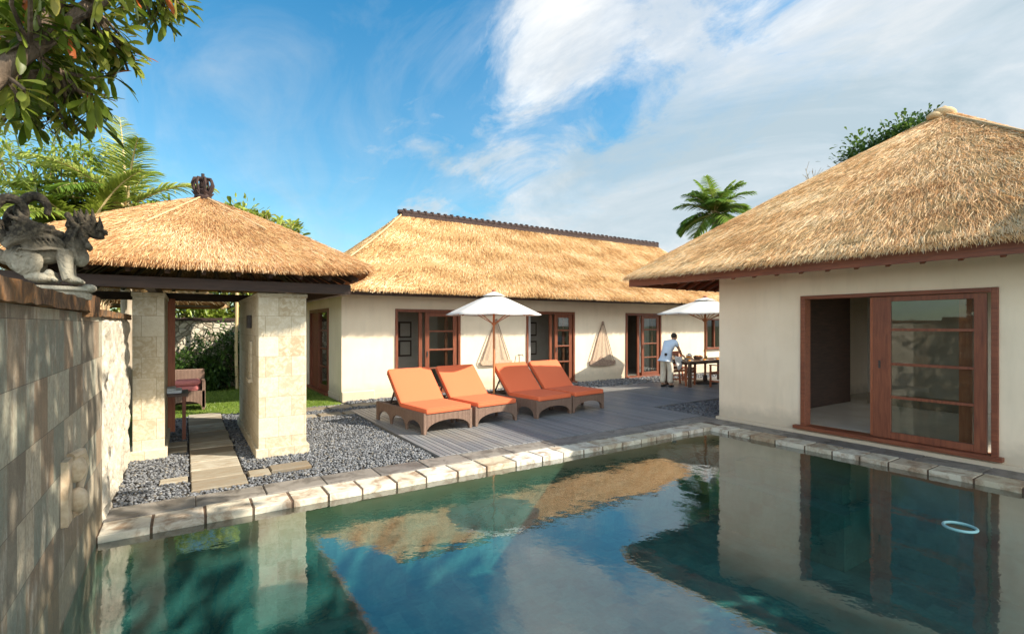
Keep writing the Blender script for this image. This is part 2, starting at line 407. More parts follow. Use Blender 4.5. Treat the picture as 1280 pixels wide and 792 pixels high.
def np_mesh(name, V, F, mat, parent=None, color=None, fcol=None, smooth=False, kind=None, mats=None, midx=None):
    """V (n,3), F (m,k) constant-size faces."""
    me = bpy.data.meshes.new(name); V = np.ascontiguousarray(V, np.float32); F = np.ascontiguousarray(F, np.int32)
    m, k = F.shape
    me.vertices.add(len(V)); me.vertices.foreach_set('co', V.ravel())
    me.loops.add(m * k); me.loops.foreach_set('vertex_index', F.ravel())
    me.polygons.add(m); me.polygons.foreach_set('loop_start', np.arange(0, m * k, k, dtype=np.int32))
    me.polygons.foreach_set('loop_total', np.full(m, k, np.int32))
    if smooth: me.polygons.foreach_set('use_smooth', np.ones(m, bool))
    if color is not None:
        a = me.attributes.new('col', 'FLOAT_COLOR', 'POINT')
        c = np.concatenate([color, np.ones((len(V), 1))], 1).astype(np.float32); a.data.foreach_set('color', c.ravel())
    me.update(calc_edges=True)
    for x in (mats or [mat]): me.materials.append(M[x] if isinstance(x, str) else x)
    if midx is not None: me.polygons.foreach_set('material_index', midx.astype(np.int32))
    o = bpy.data.objects.new(name, me); link(o, parent)
    if parent is not None: me.transform(world_matrix(parent).inverted())
    if kind: o['kind'] = kind
    return o

# ------------------------------------------------------------------ key numbers (metres; camera at origin, 1.85 m above deck)
CAMZ = 1.85; WATER = -.058; PX0, PX1, PY0, PY1 = -.65, 7.97, -4., 5.68
WX = 8.80; HY = 12.60
cam = bpy.data.cameras.new('camera'); co = bpy.data.objects.new('camera', cam); COL.objects.link(co)
co.location = (0, 0, CAMZ); co.rotation_euler = (R_(90), 0, -math.atan2(409, 628)); cam.lens = 628 / 1280 * 36
cam.sensor_width = 36; cam.sensor_fit = 'HORIZONTAL'; cam.shift_y = 10 / 1280; cam.clip_start = .05; cam.clip_end = 3000; sc.camera = co
A = math.atan2(409, 628); CR = (math.cos(A), -math.sin(A)); CF = (math.sin(A), math.cos(A))
def px(u, v, depth):
    """world point seen at pixel (u,v) of the photograph at that distance along the view axis (used for measuring)"""
    r = (u - 640) / 628 * depth; return Vector((CF[0] * depth + CR[0] * r, CF[1] * depth + CR[1] * r, CAMZ + (406 - v) / 628 * depth))

# ------------------------------------------------------------------ ground, pool
g = MB(); Z = -.06
B = 600
for (x0, x1, y0, y1) in ((-B, B, PY1 + .2, B), (-B, B, -B, PY0), (-B, PX0 - .1, PY0, PY1 + .2), (PX1 + .2, B, PY0, PY1 + .2)):
    g.quad((x0, y0, Z), (x1, y0, Z), (x1, y1, Z), (x0, y1, Z))
build('ground', g, 'ground', kind='structure')
g = MB(); g.box(PX0, 8.9, 5.8, 12.75, -.2, -.03); g.box(8.9, 21, 6., 12.75, -.2, -.031)
build('gravel_bed', g, 'soil', kind='structure')
p = MB(); D = -1.35
p.quad((PX0, PY0, D), (PX1, PY0, D), (PX1, PY1, D), (PX0, PY1, D))
for a, b in (((PX0, PY1), (PX1, PY1)), ((PX1, PY1), (PX1, PY0)), ((PX1, PY0), (PX0, PY0))):
    p.quad((*a, D), (*b, D), (*b, -.06), (*a, -.06))
p.box(7.15, PX1 - .002, 3.1, 5.1, D + .002, -.62)
p.box(7.55, PX1 - .003, 3.3, 4.9, -.618, -.36)
build('pool_basin', p, 'pool_tile', kind='structure')
w = MB(); w.quad((PX0 + .001, PY0, WATER), (PX1 - .001, PY0, WATER), (PX1 - .001, PY1 - .001, WATER), (PX0 - .001, PY1 - .001, WATER))
build('pool_water', w, 'water', kind='structure')

def stones(name, rects, z0, z1, mat, bevel=.006, jit=.003, ov=None):
    """a row of paving stones as one mesh with a random value per stone"""
    vs = []; fs = []; rnd = []
    for (x0, x1, y0, y1) in rects:
        z = z1 + random.uniform(-jit, jit); a = random.random(); o = len(vs)
        b = bevel
        vs += [(x0, y0, z0), (x1, y0, z0), (x1, y1, z0), (x0, y1, z0), (x0, y0, z - b), (x1, y0, z - b), (x1, y1, z - b), (x0, y1, z - b),
               (x0 + b, y0 + b, z), (x1 - b, y0 + b, z), (x1 - b, y1 - b, z), (x0 + b, y1 - b, z)]
        fs += [(o, o + 1, o + 5, o + 4), (o + 1, o + 2, o + 6, o + 5), (o + 2, o + 3, o + 7, o + 6), (o + 3, o, o + 4, o + 7),
               (o + 4, o + 5, o + 9, o + 8), (o + 5, o + 6, o + 10, o + 9), (o + 6, o + 7, o + 11, o + 10), (o + 7, o + 4, o + 8, o + 11), (o + 8, o + 9, o + 10, o + 11)]
        rnd += [a] * 12
    me = bpy.data.meshes.new(name); me.from_pydata(vs, [], fs)
    at = me.attributes.new('rnd', 'FLOAT', 'POINT'); at.data.foreach_set('value', rnd)
    me.materials.append(M[mat]); o = bpy.data.objects.new(name, me); COL.objects.link(o); o['kind'] = 'structure'; return o
rects = []; x = PX0
while x < PX1 - .05:
    w_ = random.uniform(.36, .46); x1 = min(x + w_, PX1 + .3); rects.append((x + .012, x1 - .012, PY1 - .02 + random.uniform(-.006, .006), 6.02)); x = x1
y = PY1 - .02
while y > PY0:
    h_ = random.uniform(.34, .46); rects.append((PX1 - .02 + random.uniform(-.006, .006), 8.33, y - h_ + .012, y - .012)); y -= h_
stones('pool_coping_inner', rects, -.06, .008, 'coping_pale')
rects = []; x = PX0
while x < 8.3:
    w_ = random.uniform(.6, .75); x1 = min(x + w_, 8.78) if x + w_ < 8.2 else 8.78; rects.append((x + .003, x1 - .003, 6.035, 6.42)); x = x1
y = 6.03
while y > PY0:
    h_ = random.uniform(.5, .75); rects.append((8.345, 8.775, y - h_ + .003, y - .003)); y -= h_
stones('pool_coping_outer', rects, -.06, .012, 'coping_grey', .01)
g = MB(); g.box(PX0, 8.78, PY1 - .012, 6.41, -.12, -.004); g.box(PX1 - .012, 8.77, PY0, PY1 - .013, -.12, -.004)
build('coping_mortar', g, 'grout', kind='structure')

# floating ring
t = thing('float_ring', 'pale aqua ring floating in the pool below the sliding door', 'pool float', (px(1200, 658, 4.75).x, px(1200, 658, 4.75).y, WATER))
m = MB(); 
m.tube([(math.cos(a) * .122, math.sin(a) * .122, .001) for a in np.linspace(0, 2 * math.pi, 33)], .013, 8, False); build('ring', m, 'screen_white', t, True, world=False)
m = MB(); m.lathe([(.10, -.02), (.10, -.012), (.0, -.008)], n=24); build('strainer', m, 'pool_tile', t, True, world=False)

# ------------------------------------------------------------------ deck
def planks(x0, x1, y0, y1, z1=.0, w=.088):
    out = []; x = x0
    while x < x1 - .02:
        out.append((x + .004, min(x + w, x1) - .004, y0, y1)); x += w
    return out
rects = planks(2.98, 8.80, 6.43, 11.0) + planks(8.80, 16.8, 7.72, 11.0)
stones('deck', rects, -.06, .018, 'deck', .004, .002)
g = MB(); g.box(2.99, 8.79, 6.44, 10.99, -.058, -.022); g.box(8.79, 16.7, 7.73, 10.99, -.0585, -.0225)
build('deck_joists', g, 'dark_wood', kind='structure')
# slabs: path through the gate, side steps, walk in front of the villa
rects = []; y = 6.62
for k in range(13):
    h_ = random.uniform(.40, .47); rects.append((.06, .62 + random.uniform(-.01, .01), y + .012, y + h_ - .012)); y += h_
rects += [(-.25, .03, 7.1, 7.3), (.66, .9, 6.86, 7.14), (.92, 1.4, 6.98, 7.26), (-.6, .03, 8.75, 9.1), (-.6, .03, 9.15, 9.5)]
x = 1.1
while x < 7.5:
    w_ = random.uniform(.45, .6); rects.append((x, x + w_ - .03, 11.45, 11.85)); x += w_
for k in range(4): rects.append((1.3 + k * .5, 1.75 + k * .5, 10.6 - k * .0, 10.95))
stones('stepping_slabs', rects, -.05, .012, 'slab', .01)
# lawn
g = MB(); 
g.quad((-4, 12.3, -.02), (3.15, 12.0, -.02), (3.15, 17.6, -.02), (-4, 17.6, -.02)); build('lawn', g, 'lawn', kind='structure')
n = 24000; P = np.stack([RNG.uniform(-1.2, 3.0, n), RNG.uniform(12.2, 17.2, n)], 1); ang = RNG.uniform(0, 6.28, n); h = RNG.uniform(.02, .05, n)
dx = np.cos(ang) * .006; dy = np.sin(ang) * .006; b0 = np.stack([P[:, 0] - dx, P[:, 1] - dy, np.full(n, -.02)], 1); b1 = np.stack([P[:, 0] + dx, P[:, 1] + dy, np.full(n, -.02)], 1)
tp = np.stack([P[:, 0] + RNG.normal(0, .012, n), P[:, 1] + RNG.normal(0, .012, n), h - .02], 1)
V = np.stack([b0, b1, tp], 1).reshape(-1, 3); F = np.arange(3 * n).reshape(n, 3); k = RNG.uniform(0, 1, (n, 1)); c = (1 - k) * np.array([.10, .19, .02]) + k * np.array([.26, .34, .06])
o = np_mesh('grass', V, F, 'leaf', color=np.repeat(c, 3, 0)); tag(o, 'short green lawn grass seen through the stone gateway', 'grass'); o['kind'] = 'stuff'

# pebbles
def ico():
    bm = bmesh.new(); bmesh.ops.create_icosphere(bm, subdivisions=1, radius=1); v = np.array([p.co[:] for p in bm.verts]); f = np.array([[q.index for q in fa.verts] for fa in bm.faces]); bm.free(); return v, f
IV, IF = ico()
def pebbles(name, regions, label, excl=()):
    Cs = []; Ss = []
    for (x0, x1, y0, y1, size, cover) in regions:
        n = int((x1 - x0) * (y1 - y0) / size ** 2 * cover)
        p = np.stack([RNG.uniform(x0, x1, n), RNG.uniform(y0, y1, n), np.zeros(n)], 1); Cs.append(p); Ss.append(np.full(n, size) * RNG.uniform(.6, 1.25, n))
    C_ = np.concatenate(Cs); S = np.concatenate(Ss); keep = np.ones(len(C_), bool)
    for (x0, x1, y0, y1) in excl: keep &= ~((C_[:, 0] > x0) & (C_[:, 0] < x1) & (C_[:, 1] > y0) & (C_[:, 1] < y1))
    C_ = C_[keep]; S = S[keep]; n = len(C_); C_[:, 2] = -.025 + RNG.uniform(0, .028, n)
    a = RNG.uniform(0, 6.28, n); ca, sa = np.cos(a), np.sin(a)
    sc3 = np.stack([S * .62, S * .62 * RNG.uniform(.55, .95, n), S * .36], 1)
    L = IV[None] * sc3[:, None] * (1 + RNG.normal(0, .10, (n, 12, 1)))
    ti = RNG.normal(0, .35, n); y_ = L[:, :, 1] * np.cos(ti)[:, None] - L[:, :, 2] * np.sin(ti)[:, None]; z_ = L[:, :, 1] * np.sin(ti)[:, None] + L[:, :, 2] * np.cos(ti)[:, None]
    X = L[:, :, 0] * ca[:, None] - y_ * sa[:, None]; Y = L[:, :, 0] * sa[:, None] + y_ * ca[:, None]
    V = np.stack([X, Y, z_], 2) + C_[:, None]; F = IF[None] + (np.arange(n) * 12)[:, None, None]
    k = RNG.beta(1.6, 1.8, (n, 1)); col = (1 - k) * np.array([.04, .044, .052]) + k * np.array([.225, .235, .25]); warm = RNG.random((n, 1)) < .12; col = np.where(warm, col * np.array([1.1, .98, .8]), col)
    o = np_mesh(name, V.reshape(-1, 3), F.reshape(-1, 3), 'pebble', color=np.repeat(col, 12, 0), smooth=True)
    tag(o, label, 'pebbles'); o['kind'] = 'stuff'; return o
ex = [(.04, .64, 6.6, 12.4), (-.26, .04, 7.09, 7.31), (.64, 1.42, 6.87, 7.25), (.83, 1.52, 7.8, 10.75), (-.62, .04, 8.74, 9.5), (-.7, -.22, 8.55, 10.5), (1.1, 7.5, 11.46, 11.84), (1.3, 3.2, 10.62, 10.94), (3.2, 20, 12.55, 13), (-.7, 3.25, 12.0, 13)]
pebbles('pebble_bed', [(-.62, 2.94, 6.44, 9.0, .032, 1.8), (-.62, 2.96, 9.0, 12.45, .038, 1.6)], 'loose grey river pebbles around the stone gateway beside the pool', ex)
pebbles('pebble_strip', [(2.96, 9., 11.03, 12.5, .055, 1.4), (9., 16.5, 11.03, 12.5, .065, 1.3)], 'grey pebbles in the strip along the foot of the long villa wall', ex)
pebbles('pebble_corner', [(8.83, 12.5, 6.1, 7.68, .055, 1.5)], 'dark grey pebbles in the corner beside the near villa wall', [(8.7, 20, 5.9, 6.2)])

# ------------------------------------------------------------------ thatched roofs
def roof(parent, cx, cy, ax, ay, rx, ry, z0, z1, prof, rad=.5, flare=0., thick=.13, nblades=30000, bl=(.16, .34), bw=(.008, .016), seed=1, tones=None, bands=0., rollsd=.6, tiltsd=.10, name='thatch_roof', soffit_in=1.1, low=0.):
    """ax, ay half sizes at the eave, rx, ry half sizes of the ridge; prof(t)->0..1 height"""
    rng = np.random.default_rng(seed)
    def loop(u, t, out=0.):
        """u in [0,4): side + position; t 0 eave .. 1 ridge"""
        a = rx + (ax - rx) * (1 - t) + out; b = ry + (ay - ry) * (1 - t) + out
        side = np.floor(u).astype(int) % 4; f = u - np.floor(u)
        cxs = np.array([-1, 1, 1, -1]); cys = np.array([-1, -1, 1, 1])
        sx0 = cxs[side]; sy0 = cys[side]; sx1 = cxs[(side + 1) % 4]; sy1 = cys[(side + 1) % 4]
        X = (sx0 * (1 - f) + sx1 * f); Y = (sy0 * (1 - f) + sy1 * f)
        # rounding of the hips
        q = np.minimum(np.abs(X), np.abs(Y)); 
        m_ = np.maximum((q - (1 - .16)) / .16, 0)
        k = 1 - rad * .05 * m_ ** 2
        Zf = flare * (np.maximum(q, 0) ** 5) * (1 - t) ** 2
        sag = -low * (1 - q) * (1 - t) ** 3
        return X * a * k + cx, Y * b * k + cy, z0 + (z1 - z0) * prof(t) + Zf + sag
    nu, nt = 4 * 24, 22
    us = np.arange(nu) / 24.; ts = np.linspace(0, 1, nt); V = []
    Lw = []
    # underside: from inside to the eave, the cut edge, then up the slope
    ti = soffit_in / max(ax - rx, .1)
    for t, dz in ((ti, -thick), (ti * .5, -thick), (0.02, -thick * .92)):
        X, Y, Zz = loop(us, t); V.append(np.stack([X, Y, Zz + dz], 1))
    for t in ts:
        X, Y, Zz = loop(us, np.full(nu, t)); Zz = Zz + rng.normal(0, .012, nu) * (1 if 0 < t < 1 else 0); V.append(np.stack([X, Y, Zz], 1))
    V = np.array(V); nr = len(V); F = []; mi = []
    for i in range(nr - 1):
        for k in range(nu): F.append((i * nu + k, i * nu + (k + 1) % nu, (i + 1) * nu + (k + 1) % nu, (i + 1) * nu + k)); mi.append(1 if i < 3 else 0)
    Vb = V.reshape(-1, 3)
    # strands
    n = nblades; per = np.array([ax, ay, ax, ay]); side = rng.choice(4, n, p=per / per.sum()); u = side + rng.uniform(0, 1, n)
    # area density falls towards the ridge: accept t with width
    t = rng.uniform(0, 1, n) ; wtop = np.where(side % 2 == 0, rx / ax, ry / ay); keep = rng.uniform(0, 1, n) < (wtop + (1 - wtop) * (1 - t)) + .02
    u = u[keep]; t = t[keep]; n = len(u)
    fr = n // 9; t[:fr] = rng.uniform(0, .012, fr)
    e = 1e-3
    def pt(u, t): X, Y, Zz = loop(u, t); return np.stack([X, Y, Zz], 1)
    P0 = pt(u, t); dn = pt(u, t - 2 * e) - pt(u, t + 2 * e); dn /= np.linalg.norm(dn, axis=1, keepdims=True)
    du = pt(u + e, t) - pt(u - e, t); du /= np.linalg.norm(du, axis=1, keepdims=True) + 1e-9
    N = np.cross(du, -dn); N /= np.linalg.norm(N, axis=1, keepdims=True) + 1e-9; N *= np.sign(N[:, 2:3] + 1e-9)
    Lb = rng.uniform(*bl, n); Wb = rng.uniform(*bw, n); yaw = rng.normal(0, .19, n)
    dirv = dn * np.cos(yaw)[:, None] + du * np.sin(yaw)[:, None]; tilt = np.abs(rng.normal(0.02, tiltsd, n)); dirv = dirv + N * tilt[:, None]
    dirv /= np.linalg.norm(dirv, axis=1, keepdims=True)
    sd = np.cross(dirv, N); sd /= np.linalg.norm(sd, axis=1, keepdims=True); roll = rng.normal(0, rollsd, n); sd = sd * np.cos(roll)[:, None] + N * np.sin(roll)[:, None]
    start = P0 + N * rng.uniform(-.004, .022, n)[:, None] - dirv * Lb[:, None] * .55
    s_end = start + dirv * Lb[:, None]
    isf = np.zeros(n, bool); isf[:fr] = True            # the fringe hangs down over the cut edge
    s_end[isf, 2] -= rng.uniform(.01, .09, fr)
    out = np.concatenate([start - sd * Wb[:, None] / 2, start + sd * Wb[:, None] / 2, s_end + sd * Wb[:, None] * .25, s_end - sd * Wb[:, None] * .25], 1).reshape(-1, 3)
    Fb = np.arange(4 * n).reshape(n, 4)
    T = np.array([1.0, .96, .95]) * np.array(tones or [(.30, .16, .06), (.52, .31, .125), (.70, .46, .20), (.80, .59, .31), (.88, .73, .48)])
    # large soft patches + per strand variation
    ph = rng.uniform(0, 6.28, 6)
    patch = (np.sin(P0[:, 0] * 1.9 + P0[:, 2] * 2.3 + ph[0]) + np.sin(P0[:, 1] * 2.3 - P0[:, 2] * 3.1 + ph[1]) + np.sin((P0[:, 0] + P0[:, 1]) * 3.7 + ph[2]) + np.sin(P0[:, 2] * 9 + ph[3] + np.sin(P0[:, 0] * 2)) * bands * 2) * .35
    x = np.clip(rng.beta(1.5, 1.3, n) * 4 + patch - .1, 0, 3.999); i0 = x.astype(int); f = (x - i0)[:, None]; col = T[i0] * (1 - f) + T[i0 + 1] * f
    Vall = np.concatenate([Vb, out]); Fall = np.concatenate([np.array(F), Fb + len(Vb)]); mid = np.concatenate([np.array(mi), np.full(n, 2)])
    colr = np.concatenate([np.full((len(Vb), 3), .3), np.repeat(col, 4, 0)])
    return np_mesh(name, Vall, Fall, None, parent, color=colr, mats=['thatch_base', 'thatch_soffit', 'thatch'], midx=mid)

# ------------------------------------------------------------------ long villa
vil = thing('thatched_villa', 'long cream villa with thatched hip roof and three wooden sliding doors behind the loungers', 'house', (3.22, HY, 0))
X0, X1 = 3.22, 19.5
doors = [(4.58, 6.47, 5.42), (8.72, 10.63, 9.82), (12.96, 14.79, 13.78)]
win = (17.45, 18.5, .95, 2.1)
wl = MB(); zt = 2.85; DT = 2.27
xs = X0
for a, b, _ in doors:
    wl.box(xs, a, HY, HY + .2, -.1, zt); wl.box(a, b, HY, HY + .2, DT, zt); xs = b
wl.box(xs, win[0], HY, HY + .2, -.1, zt); wl.box(*win[:2], HY, HY + .2, win[3], zt); wl.box(*win[:2], HY, HY + .2, -.1, win[2]); wl.box(win[1], X1, HY, HY + .2, -.1, zt)
# side wall with its door opening
wl.box(X0, X0 + .2, HY + .2, 13.9, -.1, zt); wl.box(X0, X0 + .2, 13.9, 16.25, 2.3, zt); wl.box(X0, X0 + .2, 16.25, 18., -.1, zt)
wl.box(X0 + .2, X1, 17.8, 18., -.1, zt); wl.box(X1 - .2, X1, HY + .2, 17.8, -.1, zt)
build('wall', wl, 'stucco', vil)
for q in ((X0 - .025, X0, HY + .2, 13.88, .10), (X0 - .025, 4.5, HY - .025, HY, .11), (6.52, 8.66, HY - .025, HY, .08), (10.68, 12.9, HY - .025, HY, .08), (14.85, X1, HY - .025, HY, .08)):
    m = MB(); m.box(*q[:4], -.05, q[4]); build('plinth', m, 'stucco', vil)
m = MB(); m.box(3.19, 4.0, HY - .16, HY - .03, -.04, .22); 
build('meter_block', m, 'stucco', vil, bevel=.02)
m = MB(); m.box(X0 + .2, X1 - .2, HY + .2, 17.8, -.05, .03); build('floor', m, 'interior_floor', vil)
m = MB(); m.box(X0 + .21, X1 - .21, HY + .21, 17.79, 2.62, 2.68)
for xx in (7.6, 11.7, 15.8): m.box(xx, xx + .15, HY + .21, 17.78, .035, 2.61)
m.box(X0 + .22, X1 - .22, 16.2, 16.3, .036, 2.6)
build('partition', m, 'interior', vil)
# picture frames, curtain and furniture glimpsed through the doors
m = MB()
for a, b in ((5.15, 1.95), (5.15, 1.40), (9.75, 1.95), (9.75, 1.30)):
    m = MB(); m.box(a + .12, a + .52, 14.2, 14.239, b - .48, b); pf_ = build('picture', m, 'dark_wood', vil); m = MB(); m.box(a + .17, a + .47, 14.19, 14.199, b - .43, b - .05); build('print', m, 'interior', pf_)
for a, b in ((4.4, 7.3), (8.9, 11.4)): m = MB(); m.box(a, b, 14.24, 14.3, .04, 2.6); build('inner_screen', m, 'interior', vil)
def curtain(x0, x1, y, z0, z1, parent, name='curtain', mat='white_cloth'):
    m = MB(); n = 26
    for i in range(n):
        a = x0 + (x1 - x0) * i / n; b = x0 + (x1 - x0) * (i + 1) / n; ya = y + .03 * math.sin(i * 1.7); yb = y + .03 * math.sin((i + 1) * 1.7)
        m.quad((a, ya, z0), (b, yb, z0), (b, yb, z1), (a, ya, z1))
    return build(name, m, mat, parent, True)
curtain(8.95, 9.12, HY + .35, .05, 2.3, vil); curtain(13.95, 14.6, HY + .4, .05, 2.3, vil)
m = MB(); m.box(13.0, 13.75, 13.3, 14.9, .03, .5); build('bed', m, 'white_cloth', vil, bevel=.06)

def main_door(a, b, mid, lit=None):
    y = HY; f = MB()
    for (p, q) in ((a, a + .07), (b - .07, b)): f.box(p, q, y - .035, y + .12, .0, DT)
    f.box(a + .07, b - .07, y - .034, y + .12, DT - .08, DT - .001)
    f.box(a - .03, b + .03, y - .16, y + .15, -.04, .035)
    d = build('door', f, 'red_wood', vil, bevel=.004)
    l = MB(); y0, y1 = y - .0, y + .05
    l0 = mid; l1 = b - .1
    l.box(l0, l0 + .12, y0, y1, .04, DT - .085); l.box(l1 - .12, l1, y0, y1, .04, DT - .085)
    l.box(l0 + .12, l1 - .12, y0, y1, .04, .16); l.box(l0 + .12, l1 - .12, y0, y1, DT - .19, DT - .086)
    for zz in (.68, 1.18, 1.68): l.box(l0 + .12, l1 - .12, y0 + .005, y1 - .005, zz - .022, zz + .022)
    build('sash', l, 'red_wood', d, bevel=.003)
    l = MB(); q = mid - .16; l.box(q, q + .1, y + .058, y + .108, .04, DT - .09); l.box(l1 - .34, l1 - .26, y + .06, y + .1, .04, DT - .09); l.box(q + .1, l1 - .34, y + .06, y + .1, .04, .14)
    build('inner_sash', l, 'red_wood', d, bevel=.003)
    gm = MB(); gm.box(l0 + .12, l1 - .12, y0 + .02, y0 + .026, .16, DT - .19); build('pane', gm, 'glass', d)
    h = MB(); h.box(l0 + .045, l0 + .075, y0 - .02, y0, 1.0, 1.14); build('handle', h, 'dark_metal', d)
for a in doors: main_door(*a)
# side door in the gable wall
f = MB(); xx = X0
for p, q in ((13.9, 14.0), (16.15, 16.25), (15.0, 15.1)): f.box(xx - .03, xx + .1, p, q, .0, 2.3)
f.box(xx - .029, xx + .1, 14.0, 16.15, 2.2, 2.299); f.box(xx - .12, xx + .12, 13.85, 16.3, -.04, .04)
for zz in (.7, 1.2, 1.7): f.box(xx + .0, xx + .05, 14.0, 15.0, zz - .02, zz + .02)
f.box(xx + .0, xx + .05, 14.0, 15.0, .041, .2)
d = build('side_door', f, 'red_wood', vil, bevel=.004)
gm = MB(); gm.box(xx + .02, xx + .026, 14.0, 15.0, .2, 2.2); build('pane', gm, 'glass', d)
gm = MB(); gm.box(xx + .03, xx + .07, 15.1, 16.15, .041, 2.19); build('sash', gm, 'red_wood', d)
# window at the right
f = MB(); a, b, z0, z1 = win
for p, q in ((a, a + .06), (b - .06, b), ((a + b) / 2 - .03, (a + b) / 2 + .03)): f.box(p, q, HY - .03, HY + .1, z0, z1)
f.box(a + .06, b - .06, HY - .029, HY + .1, z1 - .06, z1 - .001); f.box(a - .05, b + .05, HY - .09, HY + .1, z0 - .07, z0)
wn = build('window', f, 'red_wood', vil, bevel=.004); gm = MB(); gm.box(a + .06, b - .06, HY + .03, HY + .036, z0, z1 - .06); build('pane', gm, 'glass', wn)
pf = lambda t: .80 * t + .20 * t * t
rf = roof(vil, 11.6, 15.2, 9.4, 3.48, 5.86, .05, 2.72, 5.36, pf, flare=.0, thick=.12, nblades=220000, bl=(.12, .26), bw=(.009, .017), seed=3, bands=.9)
m = MB(); m.box(2.35, 20.8, 11.86, 11.92, 2.56, 2.64); m.box(2.35, 2.41, 11.8, 18.6, 2.56, 2.64); 
for k in range(38): m.bar((2.6 + k * .48, 11.93, 2.62), (2.6 + k * .48, 12.62, 2.98), .05, .07)
build('eave_board', m, 'dark_wood', vil)
m = MB(); k = 0; x = 5.62
while x < 17.6:
    z = 5.42 + random.uniform(-.008, .008)
    m.tube([(x, 15.2, z - .01), (x + .20, 15.2, z + .0), (x + .215, 15.2, z + .035), (x + .25, 15.2, z + .03)], [.075, .08, .092, .088], 9); x += .235; k += 1
m.box(5.7, 17.5, 15.02, 15.38, 5.25, 5.36)
build('ridge_tiles', m, 'roof_tile', rf, 50)
# pale hip binding on the left hip
m = MB(); pts = []
for i in range(12):
    t = .25 + .72 * i / 11; a = 5.86 + 3.54 * (1 - t); b = .05 + 3.43 * (1 - t); pts.append((11.6 - a + .03, 15.2 - b, 2.72 + 2.64 * pf(t) + .03))
m.tube(pts, .022, 6); build('hip_binding', m, 'rope', rf, True)

# ------------------------------------------------------------------ near villa on the right
vr = thing('thatched_villa', 'near cream villa at the right with glazed sliding door opening onto the pool', 'house', (WX, 3, 0))
m = MB(); oy0, oy1, oz0, oz1 = 2.0, 4.48, .15, 2.34; yb, yf = .75, 6.05; zt = 2.95
m.box(WX, WX + .25, oy1, yf, -.1, zt); m.box(WX, WX + .25, yb, oy0, -.1, zt); m.box(WX, WX + .25, oy0, oy1, -.1, oz0); m.box(WX, WX + .25, oy0, oy1, oz1, zt)
m.box(WX + .25, 15.2, yf - .25, yf, -.1, zt); m.box(WX + .25, 10.2, yb, yb + .25, -.1, zt); m.box(14.6, 15.2, yb, yb + .25, -.1, zt); m.box(10.2, 14.6, yb, yb + .25, -.1, .4); m.box(10.2, 14.6, yb, yb + .25, 2.4, zt); m.box(14.95, 15.2, yb + .25, yf - .25, -.1, zt)
build('wall', m, 'stucco', vr)
m = MB(); m.box(WX - .05, WX, .7, 6.1, -.06, .07); m.box(WX, 15.2, 6.05, 6.1, -.06, .069); build('plinth', m, 'stucco', vr, bevel=.012)
m = MB(); m.box(WX + .25, 14.95, yb + .25, yf - .25, -.05, .14); build('floor', m, 'interior_floor', vr)
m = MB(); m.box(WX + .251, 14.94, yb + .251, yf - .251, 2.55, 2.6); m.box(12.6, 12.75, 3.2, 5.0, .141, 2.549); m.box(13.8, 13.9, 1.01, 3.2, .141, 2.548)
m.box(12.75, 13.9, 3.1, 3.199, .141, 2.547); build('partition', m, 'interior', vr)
m = MB(); m.box(12.55, 12.6, 3.22, 4.98, .142, .38); build('skirting', m, 'slab', vr)
m = MB(); m.box(9.2, 12.5, 5.3, 5.78, .141, 2.5); build('dark_doorway_box', m, 'dark_wood', vr)  # dark box put in to blacken the shaded doorway at the room's left
f = MB()
f.box(WX - .04, WX + .16, oy1 - .07, oy1, oz0, oz1); f.box(WX - .04, WX + .16, oy0, oy0 + .07, oz0, oz1)
f.box(WX - .039, WX + .16, oy0 + .07, oy1 - .07, oz1 - .06, oz1 - .001); f.box(WX - .10, WX + .2, oy0 - .05, oy1 + .1, oz0 - .055, oz0 + .004)
dr = build('door', f, 'red_wood_y', vr, bevel=.005)
l = MB(); x0, x1 = WX - .0, WX + .05; la, lb = 3.42, 2.12
l.box(x0, x1, la - .23, la, oz0 + .01, oz1 - .07); l.box(x0, x1, lb, lb + .13, oz0 + .01, oz1 - .07)
l.box(x0 + .001, x1, lb + .13, la - .23, oz0 + .01, oz0 + .11); l.box(x0 + .001, x1, lb + .13, la - .23, oz1 - .14, oz1 - .071)
for zz in (.78, 1.27, 1.78): l.box(x0 + .006, x1 - .006, lb + .13, la - .23, zz - .02, zz + .02)
build('sash', l, 'red_wood', dr, bevel=.004)
l = MB(); l.box(x0 + .058, x1 + .058, lb + .16, lb + .30, oz0 + .01, oz1 - .07); l.box(x0 + .058, x1 + .058, la - .05, la + .06, oz0 + .01, oz1 - .07)
for zz in (.78, 1.27, 1.78): l.box(x0 + .064, x1 + .05, lb + .30, la - .05, zz - .02, zz + .02)
build('inner_sash', l, 'chair_wood', dr, bevel=.004)
gm = MB(); gm.box(x0 + .02, x0 + .027, lb + .13, la - .23, oz0 + .11, oz1 - .14); build('pane', gm, 'glass', dr)
h = MB(); h.box(x0 - .008, x0, la - .10, la - .075, 1.2, 1.32); build('handle', h, 'dark_metal', dr)
pr_ = lambda t: .88 * t + .12 * t * t - .02 * math.sin(0) 
rr = roof(vr, 13.5, 3.88, 5.8, 3.82, .15, .12, 2.86, 6.26, lambda t: .93 * t + .07 * np.sin(t * math.pi / 2), thick=.14, nblades=460000, bl=(.13, .30), bw=(.004, .0078), seed=5, bands=.8, flare=.03, rollsd=.6, tiltsd=.07, tones=[(.46, .245, .095), (.74, .455, .19), (.89, .61, .295), (.97, .76, .44), (.99, .86, .58)])
m = MB(); zf = 2.635
m.box(7.86, 7.91, .20, 7.54, zf + .02, 2.86); m.box(7.91, 15.6, 7.49, 7.54, zf + .02, 2.859)
for k in range(19):
    yy = .25 + k * .38; m.bar((7.92, yy, 2.66), (8.8, yy, 3.06), .05, .06)
for k in range(18):
    xx = 9.3 + k * .35; m.bar((xx, 7.48, 2.66), (xx, 6.1, 3.3), .05, .06)
build('eave_board', m, 'red_wood_y', vr)
